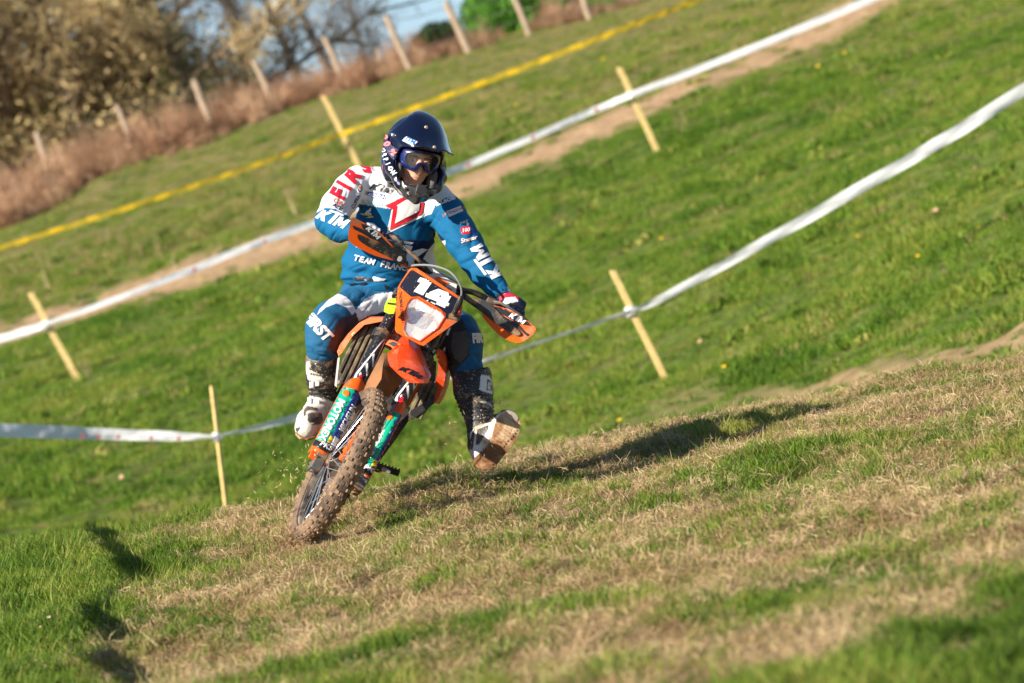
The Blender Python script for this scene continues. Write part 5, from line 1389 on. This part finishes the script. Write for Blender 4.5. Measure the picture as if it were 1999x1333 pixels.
Pg([(752, 401.5), (795, 381), (820, 388.5), (828, 396), (823.5, 417), (761, 450), (767.5, 408)], JR, .005, 3); Pg([(775, 400.5), (793, 389), (817, 392.5), (819, 396), (816.5, 410.5), (771, 436), (777, 403)], JW, .0075, 3)
T('FIRST', 726, 327, 9, -80, JP, .0, .02, .8)
v, t = logo2d(743.5, 367, 46, -16, .95, .3); decal(mb, bv, v, t, JK, .003)
Pz([(632, 372), (650, 378), (828, 412), (822, 456), (628, 412)], JB); Pz([(632, 372), (652, 377), (646, 416), (628, 412)], JY, .003); T('MICHELIN', 735, 382.5, 8.0, -11, JW, .2, .03, 1.0, .0045)
Pz([(596, 452), (782, 484), (776, 522), (590, 486)], JT); Pz([(598, 456), (618, 460), (614, 486), (594, 482)], JY, .003); T('MOTOREX', 728, 395.5, 7.5, -10, JW, .1, .03, 1.05, .0045)
Pz([(694, 538), (668, 560), (646, 572), (636, 590), (625, 605), (690, 612), (702, 600), (672, 588), (690, 575)], JW); Pz([(585, 598), (660, 600), (720, 628), (715, 640), (650, 622), (600, 612)], JY, .003); Pz([(640, 640), (672, 632), (718, 636), (670, 645)], JW)
Pz([(660, 712), (690, 690), (722, 700), (740, 720), (748, 752), (715, 745), (690, 730)], JW)
T('C&V', 661, 396, 12, -32, JO, 0, .02, 1.0); T('AZU', 659, 405, 10, -30, JN, .0, .02)
T('CUPRA', 694, 394, 9, 62, JN, 0, .02); Pg([(702.5 + 4.6 * math.cos(k * .6), 367 + 8 * math.sin(k * .6)) for k in range(11)], JN, .002, 4, [[(702.5 + 3.2 * math.cos(k * .6), 367 + 6.4 * math.sin(k * .6)) for k in range(11)]]); Pg([(702.5 + 2 * math.cos(k), 366 + 3.4 * math.sin(k)) for k in range(7)], JO)
v, t = logo2d(649, 424.5, 62, -22, 1.15, .3); decal(mb, bv, v, t, JW, .003)
v, t = logo2d(757, 479, 122, -12, .72, .5); decal(mb, bv, v, t, JW, .003)
for i, ch in enumerate('TEAM FRANCE'):
    if ch != ' ': T(ch, 697 + i * 9.9, 503.5 + i * 2.2, 15.5, -12, JW, .15, .04, .95, .0065)
# chevron outline edges in white below the red emblem
Pg([(761.5, 449.5), (755, 457), (824, 423), (829, 416), (822, 417)], JW); Pg([(755, 457), (764, 411), (768.5, 404.5), (768, 412), (761.5, 449.5)], JW)
# left sleeve
T('E.Leclerc', 873, 390.5, 13, 20, JW, .15, .04, 1.0); Pg([(871, 413), (899, 402), (904, 412), (877, 424)], JW, .002); T('LP TRADITION', 888, 412.5, 7.6, 21, JO, 0, .015, .95, .004)
Pg([(899, 446), (903, 443), (916, 441), (919, 447), (917, 456), (903, 458), (900, 454)], JR); T('100', 909, 450, 10, 7, JW, .1, .03, 1, .0045); Pg([(917, 441), (923, 448), (928, 460), (920, 455)], JB)
T('Starter', 915, 467.5, 11, 14, JR, .2, .05); T('Starter', 915, 467.5, 11, 14, JW, .2, .02, 1, .0045)
Pg([(911, 434), (916, 437), (913, 441), (910, 438)], JW); T('PHILE', 905, 434.5, 6.5, 22, JW, .2, .02)
v, t = logo2d(947, 513, 80, 126, 1.05, .0); decal(mb, bv, v, t, JW, .004)
merge_decals(jersey, mb, [M_WHS, M_REDS, M_BLS, mat('royal_print', lin((22, 62, 160)), .6), mat('rust_print', lin((205, 90, 40)), .6), M_YELS, mat('navy_print', lin((30, 40, 80)), .6), mat('aqua_print', lin((120, 200, 205)), .6), mat('pink_print', lin((220, 120, 140)), .6)])
b = MB(); b.lathe(S(982, 574, .565), S(990, 588, .545) - S(982, 574, .565), [(-.006, .0345), (.006, .0335), (.014, .031), (.010, .028)], 24); b.build('cuff', M_BLS, jersey)

# ---- trousers
lo, hi = bounds([S(600, 720, .5), S(950, 740, .4), S(700, 540, 1.1), S(850, 560, 1.1)], .10)
Fd = Field(lo, hi, .005)
Fd.limb([sp(757, 578, .99, .165), sp(763, 553, .97, .155)], 0); Fd.d = smin(Fd.d, Fd.ell(S(757, 566, .98), (XI, YI, FWD), (.205, .075, .15)), .03)
Fd.limb([sp(735, 592, .97, .125), sp(688, 612, .84, .105), sp(650, 628, .72, .090), sp(635, 642, .655, .080), sp(630, 668, .655, .070), sp(630, 690, .685, .063), sp(630, 715, .71, .056)], .04)
Fd.limb([sp(800, 595, .97, .125), sp(850, 628, .80, .105), sp(892, 652, .62, .092), sp(905, 670, .56, .084), sp(909, 695, .535, .074), sp(912, 720, .53, .070), sp(913, 745, .51, .060)], .04)
Fd.cut(Fd.box(S(757, 520, .97), (XI, YI, FWD), (.4, .035, .4)), .01)
def pdisp(v, n):
    px, py, _ = topx(v); d = noise3(v, 10, 13) * .010 + noise3(v, 26, 19) * .003
    def folds(cx, cy, r, ang, wl, amp):
        a = math.radians(ang); return ruck(px, py, v, cx, cy, r, a, wl, amp)
    return d - folds(700, 580, 45, 12, 17, .010) - folds(735, 600, 35, 60, 18, .008) - folds(632, 690, 30, -5, 12, .007) - folds(922, 700, 34, 20, 16, .011) - folds(655, 655, 26, 50, 14, .005) - folds(915, 722, 30, -15, 12, .007)
Wp = WHITE; PB = lin((3, 86, 128))
PP = [([(693, 608), (711, 585), (733, 574), (772, 570), (800, 575), (800, 640), (700, 640), (700, 627)], Wp, False),
      ([(700, 627), (716, 618), (760, 604), (790, 610), (770, 660), (690, 690)], BLACK, False),
      ([(695, 610), (701, 628), (700, 690), (662, 700), (650, 690), (637, 681), (662, 625)], (.03, .022, .03), False),
      ([(618, 616), (624, 603), (641, 585), (660, 573), (676, 579.5), (688, 592), (696, 608), (687, 614), (676, 600), (657, 592), (636, 600)], Wp, True),
      ([(840, 560), (880, 590), (905, 628), (911, 640), (916, 667), (916, 694), (902, 710), (881, 735), (878, 760), (820, 760), (800, 600)], BLACK, False),
      ([(884, 650), (911, 643), (915, 667), (914, 692), (900, 708), (888, 700), (880, 680)], (.075, .065, .065), True),
      ([(906, 655), (914, 650), (928, 660), (926, 664), (914, 660)], (.04, .05, .06), True)]
trous = skin_obj('trousers', Fd, M_PANTS, rider, pdisp, 2, PP, PB)
bv = bvh_of([trous]); mb = MB()
T('FIRST', 619.5, 637, 29, -47, 0, .1, .05, .95); 
v, t = text2d('FIR', 932, 661, 24, 2, -.1, .07, .62); decal(mb, bv, v, t, 0, .003)
merge_decals(trous, mb, [M_WHS])
bj = bvh_of([trous, jersey]); mb = MB()
def Pq(q, mi, off=.006): v, t = fill(q, 4); decal(mb, bj, v, t, mi, off)
Pq([(693, 540), (728, 543), (728, 548), (693, 546)], 0); Pq([(728, 539), (754, 543), (745, 549), (731, 547)], 1, .007); Pq([(682, 556), (715, 549), (715, 553), (684, 560)], 0); Pq([(750, 554), (758, 558), (759, 564), (753, 563)], 0)
if mb.f:
    o = mb.build('belt', [M_BLS, M_WHS], rider)

# ---- boots
def bootpart(nm, b_, par, m, **k): return b_.build(nm, m, par, **k)
BW = (.68, .65, .60)
lo, hi = bounds([S(580, 855, .5), S(650, 700, .8), S(640, 720, .7)], .09)
Fd = Field(lo, hi, .005)
Fd.limb([sp(629, 706, .70, .072), sp(629, 735, .72, .066), sp(630, 765, .75, .056), sp(630, 788, .77, .052)], 0)
Fd.limb([sp(630, 792, .77, .053), sp(618, 805, .70, .055), sp(605, 823, .62, .055), sp(597, 835, .56, .047)], .02)
Fd.cut(Fd.cap(S(629, 680, .68), S(629, 706, .70), .062, .060), .004)
def bdisp(cx, cy, ang, wl):
    def g(v, n):
        px, py, _ = topx(v); return noise3(v, 24, 5) * .004 + .003 * np.sin((py - cy) / wl * 6.283) * np.exp(-((py - cy) / 26) ** 2)
    return g
PBt = [([(560, 776), (600, 772), (622, 776), (641, 780), (660, 790), (660, 880), (560, 880)], BW, False),
       ([(598, 706), (604, 704), (608, 722), (624, 732), (634, 744), (616, 746), (601, 742), (596, 720)], (.55, .50, .45), True), ([(606, 728), (622, 731), (624, 734), (606, 732)], BLACK, True), ([(604, 716), (614, 722), (616, 725), (604, 722)], BLACK, True),
       ([(601, 806), (612, 804), (628, 806), (631, 820), (624, 829), (608, 829), (601, 820)], DGREY, True), ([(593, 800), (599, 792), (620, 796), (622, 803), (604, 800), (598, 804), (596, 812), (592, 812)], DGREY, True),
       ([(577, 836), (586, 832), (586, 838), (578, 846)], DGREY, True)]
boot1 = skin_obj('boot', Fd, M_BOOT, rider, bdisp(630, 765, 0, 9), 2, PBt, BLACK)
boot1['label'] = 'white footed muddy black boot on the footpeg'
b = MB(); b.tube([S(x, y, a) for x, y, a in [(581, 840, .55), (579, 848, .53), (586, 855, .52), (600, 857, .52), (613, 854, .54), (622, 847, .58)]], [(.006, .006)] * 6, 8); b.build('sole', M_SOLE, boot1)
bvb = bvh_of([boot1])
for (x, y, a, L_, an) in ((614, 784, .70, .045, -8), (616, 750, .66, .035, 8)):
    c = project(bvb, x, y, .001) or S(x, y, a); d = (XI * math.cos(math.radians(an)) + YI * math.sin(math.radians(an))); b = MB(); b.box(c, d * L_ * .5, YI * .010, FWD * .006); b.box(c - d * L_ * .45 - FWD * .005, d * .010, YI * .014, FWD * .006); b.build('buckle', M_WPL, boot1, bevel=.003)
# boot held out: shaft, then the foot with its sole turned to the camera
lo, hi = bounds([S(900, 740, .5), S(1010, 800, .3), S(930, 915, .4), S(960, 920, .3)], .08)
Fd = Field(lo, hi, .005)
Fd.limb([sp(921, 738, .52, .084), sp(924, 762, .50, .080), sp(930, 790, .47, .069), sp(936, 815, .45, .060), sp(940, 845, .43, .056), sp(938, 868, .42, .054)], 0)
Fd.limb([sp(940, 868, .40, .052), sp(958, 850, .345, .050), sp(978, 830, .315, .046), sp(990, 818, .30, .040)], .02); Fd.add(Fd.ell(S(940, 886, .375), (XI, YI, FWD), (.042, .045, .05)), .02)
Fd.cut(Fd.cap(S(916, 705, .52), S(921, 738, .52), .072, .072), .004)
zb = lambda q: [(x / 4.442 + 780, y / 4.442 + 640) for x, y in q]
PBt = [([(918, 845), (928, 832), (958, 824), (975, 806), (1000, 796), (1030, 830), (1000, 900), (940, 930), (915, 920)], BW, False),
       (zb([(670, 880), (775, 840), (770, 880), (690, 1010), (660, 1015)]), DGREY, True), (zb([(600, 1000), (640, 880), (655, 870), (640, 1020), (632, 1060), (610, 1050)]), BLACK, False),
       (zb([(705, 408), (780, 415), (808, 470), (808, 575), (690, 540)]), (.66, .66, .68), True), (zb([(762, 440), (795, 462), (800, 482), (768, 470), (765, 530), (790, 535), (790, 505), (780, 500), (802, 492), (800, 545), (752, 540)]), BLACK, True),
       (zb([(690, 640), (740, 632), (800, 665), (806, 690), (760, 660), (692, 652)]), (.5, .5, .48), True)]
boot2 = skin_obj('boot', Fd, M_BOOT, rider, bdisp(936, 800, 0, 8), 2, PBt, BLACK)
boot2['label'] = 'black boot with its muddy sole turned to the camera'
sole = [(989, 801), (1005, 806.5), (1013, 816), (1015, 828), (1012, 850), (1001, 868), (983, 890), (965, 912), (949, 916), (932, 913), (925, 904), (926.5, 894), (942, 880), (950, 870), (958, 859), (963, 840), (968, 822), (977, 809)]
def ds(x, y): return .262 - .00035 * ((x - 965) * .55 - (y - 860) * .83) + .00002 * ((x - 970) * .8 + (y - 860) * .5) ** 2 * .3
b = MB(); panel(b, sole, ds, .022, 5, smooth_out=3); so_ = b.build('sole', M_SOLE, boot2, bevel=.005, angle=50)
b = MB(); rr = random.Random(9)
ax_ = Vector((.58, -.82)); cx0, cy0 = 944, 897
for k in range(15):
    c0 = Vector((cx0, cy0)) + Vector((55, -78)) * (k / 14.0)
    for q in (-1.5, -.5, .5, 1.5):
        w = (17 if k > 8 or k < 3 else 13); x = c0.x + q * w * .5 * .82 + 4; y = c0.y + q * w * .5 * .58
        if inpoly(np.array([x]), np.array([y]), sole)[0]:
            c = S(x, y, ds(x, y) - .002); b.box(c, (XI * .82 - YI * .58) * .009, (XI * .58 + YI * .82) * .0035, FWD * .0016)
b.build('tread', M_SOLE, so_, bevel=.001)
b = MB(); panel(b, [(990, 801), (1005, 806), (1012, 816), (1008, 822), (996, 820), (986, 812)], lambda x, y: ds(x, y) - .003, .004, 4, smooth_out=2); b.build('toe_plate', mat('scuffed_toe', lin((150, 138, 130)), .7), so_)
bvb = bvh_of([boot2])
for (x, y, a, L_, an) in ((925, 769, .41, .060, 18), (945, 793, .40, .05, -12)):
    c = project(bvb, x, y, .001) or S(x, y, a + .02); d = (XI * math.cos(math.radians(an)) + YI * math.sin(math.radians(an))); b = MB(); b.box(c, d * L_ * .5, YI * .008, FWD * .006); b.box(c - d * L_ * .45, d * .010, YI * .013, FWD * .009); b.build('buckle', M_BLACKP, boot2, bevel=.003)

# ---- gloves, five fingers closed round each grip
def glove(C0, gd, wrist, label, q, pnt, base):
    """C0 centre of the grip, gd grip direction outward, wrist joint"""
    C0 = Vector(C0); W_ = Vector(wrist); gd = gd.normalized()
    dn = (W_ - C0); dn = dn - gd * dn.dot(gd); back = dn.normalized(); upv = gd.cross(back).normalized()
    if upv.dot(YI + FWD * -.3) < 0: upv = -upv
    kn = C0 + upv * .034 + back * -.012          # knuckle row
    lo, hi = bounds([C0, W_, kn], .075); Fd = Field(lo, hi, .0036)
    pal = C0 + back * .030 + upv * .024
    Fd.add(Fd.box(pal, (gd, (back + upv * .25).normalized(), gd.cross((back + upv * .25).normalized())), (.040, .042, .015), .012), 0)
    Fd.limb([(*(pal + back * .02), .022), (*(pal.lerp(W_, .6)), .025), (*(pal.lerp(W_, .86)), .029)], .02)
    fl = [.92, 1.0, .96, .80]
    for k in range(4):
        o = gd * ((k - 1.5) * .0205 * (-q)); L = fl[k]; r = .0098 - .0006 * (k == 3)
        a = kn + o + back * .010; b1 = C0 + o + upv * (.036 * L) - back * (.016 + .012 * L); c = C0 + o - back * (.034 * L) + upv * .004 ; e = C0 + o - back * (.020) - upv * .024 ; g = C0 + o + back * .002 - upv * .028
        Fd.limb([(*a, r + .0012), (*b1, r), (*c, r - .0004), (*e, r - .001), (*g, r - .0015)], .004)
    th = -gd * (.040 * -q) * -1
    t0 = pal + gd * (q * -.036) + back * .012; Fd.limb([(*t0, .014), (*(C0 - gd * (q * .046) - upv * .012 + back * .020), .0115), (*(C0 - gd * (q * .044) - upv * .028), .0105), (*(C0 - gd * (q * .036) - upv * .030 - back * .016), .0095)], .008)
    for k in range(4):
        o = gd * ((k - 1.5) * .0205 * (-q)); Fd.add(Fd.ell(kn + o + upv * .004 + back * .006, (gd, back, upv), (.010, .012, .008)), .006)
    ob = skin_obj('glove', Fd, M_GLOVE, rider, None, 1, pnt, base); ob['label'] = label; return ob
gdir = (-n_v).normalized()
gc = H(.335, .011, -.035)
glove(gc, gdir, S(988, 582, .552), 'dark and white glove with a red cuff', 1,
      [([(966, 560), (1010, 560), (1012, 585), (972, 588)], RED, False), ([(970, 583), (1006, 579), (1012, 588), (992, 594), (974, 598)], WHITE, False), ([(978, 598), (990, 596), (1002, 604), (998, 612), (982, 606)], WHITE, True), ([(994, 590), (1004, 592), (1010, 600), (1000, 600)], BLACK, True)], lin((24, 28, 58)))
gc2 = H(-.335, .011, -.035)
glove(gc2, -gdir, S(704, 451, .455), 'white and dark glove behind the handguard', -1, [([(718, 424), (745, 430), (742, 452), (716, 440)], WHITE, False)], lin((24, 28, 58)))
b = MB(); b.lathe(S(988.5, 584, .551), (S(991, 592, .54) - S(986, 578, .558)), [(-.013, .027), (-.012, .0305), (.012, .032), (.013, .027)], 24); b.build('wristband', mat('red_band', lin((215, 40, 60)), .7, speck=lin((235, 150, 150)), speck_t=.60, speck_scale=250), rider)

# ---- helmet: shell, chin bar, peak, then goggles
M_SHELL = mat('helmet_navy', lin((6, 13, 38)), .14, coat=.5, speck=lin((90, 100, 140)), speck_t=.76, speck_scale=120)
M_HBLK = mat('helmet_black', (.012, .012, .014), .3, coat=.3)
M_CHIN = mat('chin_grey', (.05, .05, .052), .45)
lo, hi = bounds([HC], .24); Fd = Field(lo, hi, .0048)
Fd.add(Fd.ell(Hd(-.002, .045, -.030), (hs, hu, hg), (.128, .142, .150)), 0)
cb = [(-.114, .00, .000), (-.108, -.045, .055), (-.080, -.078, .105), (-.040, -.100, .140), (0, -.106, .155), (.040, -.100, .140), (.080, -.078, .105), (.108, -.045, .055), (.114, .00, .000)]
Fd.limb([(*Hd(*p), .026) for p in cb], .025)
cb2 = [(x * .86, y - .036 + .02 * abs(x) / .1, z - .022) for x, y, z in cb[1:-1]]
Fd.limb([(*Hd(*p), .020) for p in cb2], .02)
Fd.add(Fd.ell(Hd(0, -.03, -.06), (hs, hu, hg), (.122, .12, .115)), .03)
Fd.cut(Fd.ell(Hd(0, .02, -.02), (hs, hu, hg), (.096, .118, .122)), .006)
Fd.cut(Fd.box(Hd(0, -.012, .13), (hs, hu, hg), (.094, .072, .13), .03), .010)
Fd.cut(Fd.ell(Hd(0, -.17, -.02), (hs, hu, hg), (.088, .10, .10)), .006)
for q in (-1, 1): Fd.cut(Fd.cap(Hd(q * .055, -.112, .20), Hd(q * .045, -.110, .10), .006, .008), .004); Fd.cut(Fd.cap(Hd(q * .10, -.12, .12), Hd(q * .07, -.13, .04), .006, .006), .004)
hx = lambda v, V_: (v - np.array(HC)) @ np.array(V_)
HP = [(lambda px, py, v: (hx(v, hu) < -.07) & (hx(v, hg) > -.02), (.014, .014, .016), False), (lambda px, py, v: (hx(v, hu) < -.088) & (hx(v, hg) > .085) & (np.abs(hx(v, hs)) < .075), (.05, .05, .053), False)]
M_HELM = mat('helmet_paint', (.5, .5, .5), .2, vcol=True, coat=.6)
helmet = skin_obj('helmet', Fd, M_HELM, rider, None, 2, HP, lin((6, 13, 38)))
bv = bvh_of([helmet]); mb = MB()
arc = [(743.5, 276), (743.2, 284), (744, 293), (746, 302), (749, 311), (753, 320), (758, 329), (764, 337.5)]
for i, ch in enumerate('SCORPION'):
    x, y = arc[i]; x2, y2 = arc[min(i + 1, 7)]; x1, y1 = arc[max(i - 1, 0)]; T(ch, x + 4.5, y, 11.5, math.degrees(math.atan2(-(y2 - y1), x2 - x1)), 0, .1, .05, .8)
for (x, y) in ((773, 351), (778, 357)): Pg([(x - 3, y - 4), (x + 2.5, y - 1), (x + 3, y + 4), (x - 2, y + 1.5)], 1, .003)
Pg([(784, 354), (788, 358), (791, 368), (787, 364)], 2, .003); Pg([(793, 370), (798, 374), (800, 381), (795, 377)], 2, .003)
merge_decals(helmet, mb, [M_WHS, mat('badge_blue', lin((150, 150, 190)), .4), M_WPL])
# cheek pads and muzzle vent
M_PAD = mat('pad_grey', (.10, .09, .09), .8)
for q in (-1, 1): b = MB(); b.ell(Hd(q * .078, -.055, .040), hs * .020, hu * .045, hg * .045, 14, 10); b.build('cheek_pad', M_PAD, helmet)
b = MB(); b.box(Hd(0, -.102, .172), hs * .022, hu * .018, hg * .012); b.box(Hd(0, -.082, .168), hs * .018, hu * .006, hg * .010); b.tube([Hd(-.025, -.108, .184), Hd(0, -.122, .188), Hd(.025, -.108, .184)], .004, 8); b.build('mouth_vent', M_CHIN, helmet, bevel=.006)
# peak
pk = []
for t, w, up_, fw in ((0, .075, .198, -.085), (.12, .100, .202, -.040), (.25, .130, .196, .010), (.4, .130, .176, .065), (.55, .122, .150, .115), (.7, .114, .122, .160), (.85, .107, .100, .205), (1.0, .100, .086, .240)):
    row = []
    for k in range(13):
        a = (k - 6) / 6.0; drop = (.150 - .138 * t) * abs(a) ** 2.2; rib = .008 * math.exp(-((abs(a) - .42) / .10) ** 2) - .006 * math.exp(-(a / .2) ** 2) * t
        row.append(Hd(w * a * 1.02, up_ - drop + rib, fw - .028 * a * a - (.03 * a * a * t)))
    pk.append(row)
pk = [[q for q in r_] for r_ in zip(*[catmull(list(c_), 4) for c_ in zip(*pk)])]
b = MB(); b.loft(pk, cap=False, closed=False); peak = b.build('visor', M_SHELL, helmet, solid=.005, angle=80)
bv = bvh_of([peak]); mb = MB()
z8 = lambda q: [(x / 6.664 + 700, y / 6.664 + 200) for x, y in q]
Pg(z8([(630, 452), (778, 522), (720, 574), (574, 504)]), 0, .004); T('FFM', 801, 277, 12.5, -24, 1, .25, .02, .95, .0045)
Pg(z8([(790, 622), (990, 640), (985, 655), (800, 636)]), 0, .004); Pg(z8([(400, 520), (520, 590), (700, 625), (780, 640), (700, 640), (520, 606), (420, 560)]), 2, .004)
merge_decals(peak, mb, [M_WHS, mat('bright_blue_print', lin((10, 110, 190)), .4), M_CHIN])
for (x, y) in ((768, 264), (832, 249), (848, 288)):
    h_ = project(bv, x, y, .001)
    if h_ is not None: b = MB(); b.lathe(h_, -FWD, [(0, .001), (.0, .008), (.003, .008), (.005, .004), (.005, .0005)], 14); b.build('screw', M_ALU, helmet)
# goggles
M_GOG = mat('goggle_blue', lin((12, 26, 84)), .3, coat=.3, speck=lin((60, 72, 130)), speck_t=.66, speck_scale=260)
M_STRAP = mat('goggle_strap', lin((18, 26, 66)), .7, speck=lin((110, 120, 160)), speck_t=.60, speck_scale=260)
M_GLENS = glass_mat('goggle_lens', (.55, .60, .62), .04, .05)
GS = .94
outl = [(-.086, .038), (-.050, .050), (0, .052), (.050, .050), (.086, .038), (.092, .005), (.080, -.030), (.050, -.046), (.026, -.040), (.012, -.018), (0, -.012), (-.012, -.018), (-.026, -.040), (-.050, -.046), (-.080, -.030), (-.092, .005)]
innr = [(-.072, .028), (-.045, .037), (0, .039), (.045, .037), (.072, .028), (.077, .005), (.067, -.020), (.048, -.032), (.032, -.028), (.020, -.006), (0, .000), (-.020, -.006), (-.032, -.028), (-.048, -.032), (-.067, -.020), (-.077, .005)]
def zg(x): return .120 - 6.2 * x * x
yo = .010
O_ = catmull([Vector((a * GS, b_ * GS, 0)) for a, b_ in outl + outl[:1]], 4)[:-1]; I_ = catmull([Vector((a * GS, b_ * GS, 0)) for a, b_ in innr + innr[:1]], 4)[:-1]; n = len(O_)
b = MB()
b.loft([[Hd(q.x, q.y + yo, zg(q.x) - .040) for q in O_], [Hd(q.x, q.y + yo, zg(q.x) - .006) for q in O_], [Hd(q.x * .98, q.y * .97 + yo, zg(q.x)) for q in O_], [Hd(q.x, q.y + yo, zg(q.x) + .002) for q in I_], [Hd(q.x, q.y + yo, zg(q.x) - .012) for q in I_]], cap=False)
gog = b.build('goggles', M_GOG, rider, angle=50)
b = MB(); V2, T2 = fill([(q.x * 1000, q.y * 1000) for q in I_], 8); b.add([Hd(x / 1000, y / 1000 + yo, zg(x / 1000) - .003) for x, y in V2], T2); b.build('lens', M_GLENS, gog)
bvh_h = bvh_of([helmet]); b = MB()
v, t = fill([(752, 252), (745.5, 266), (746.5, 278), (755.5, 297), (764.5, 309), (774, 317), (784, 320), (788, 308), (787, 297), (776, 290), (767, 284), (759, 274), (755.5, 264)], 3.5)
decal(b, bvh_h, v, t, 0, .004); stb = bvh_of([helmet]); st = b.build('strap', M_STRAP, gog, solid=.003) if b.f else None
mb = MB()
for ch, (x, y), a_, sz in (('1', (751, 258), -70, 15), ('0', (752.5, 268.5), -66, 17), ('0', (757.5, 281.5), -58, 17), ('%', (768, 298), -48, 18)):
    v, t = text2d(ch, x, y, sz, a_, .1, .05, 1.0); decal(mb, bvh_h, v, t, 0, .0065)
if st: merge_decals(st, mb, [mat('coral_print', lin((240, 130, 135)), .6)])
b = MB(); v, t = fill([(846, 300), (856, 300), (862, 296), (863, 310), (856, 318), (848, 318)], 3.5); decal(b, bvh_h, v, t, 0, .004)
if b.f: b.build('strap', M_STRAP, gog, solid=.003)

# ------------------------------------------------------------------ torn straw and soil thrown up by the tyre
r = np.random.default_rng(5); n = 420
t = r.uniform(0, 1, n) ** .8
px = 640 - 150 * t * r.uniform(.2, 1, n) + r.normal(0, 10, n); py = 985 - 170 * t * r.uniform(.1, 1, n) + 30 * (px < 600) + r.normal(0, 8, n); aa = r.uniform(.1, 1.3, n)
C = np.array([tuple(S(a, b_, c)) for a, b_, c in zip(px, py, aa)])
px2 = r.uniform(860, 1010, 40); py2 = r.uniform(770, 940, 40); C = np.concatenate([C, np.array([tuple(S(a, b_, c)) for a, b_, c in zip(px2, py2, r.uniform(-.2, .8, 40))])])
v, f = leafs(C, .0034, r, 3.2); me = np_mesh('flying_straw', v, f, M_STRAW); ob = bpy.data.objects.new('flying_straw', me); COL.objects.link(ob)
tag(ob, 'bits of dry straw thrown up beside the front wheel', 'straw', kind='stuff')
n = 900; px = 610 - 60 * r.uniform(0, 1, n) + r.normal(0, 30, n); py = 1046 + r.normal(0, 10, n) - .25 * (px - 600)
g = [ray_ground(a, b_, 12, 20)[0] for a, b_ in zip(px[:260], py[:260])]
C = np.array([(q.x, q.y, q.z + .012) for q in g]); v, f = leafs(C, .010, r, 1.4); me = np_mesh('loose_soil', v, f, M_MUDDY); ob = bpy.data.objects.new('loose_soil', me); COL.objects.link(ob)
tag(ob, 'crumbs of loose soil around the front tyre', 'soil', kind='stuff')
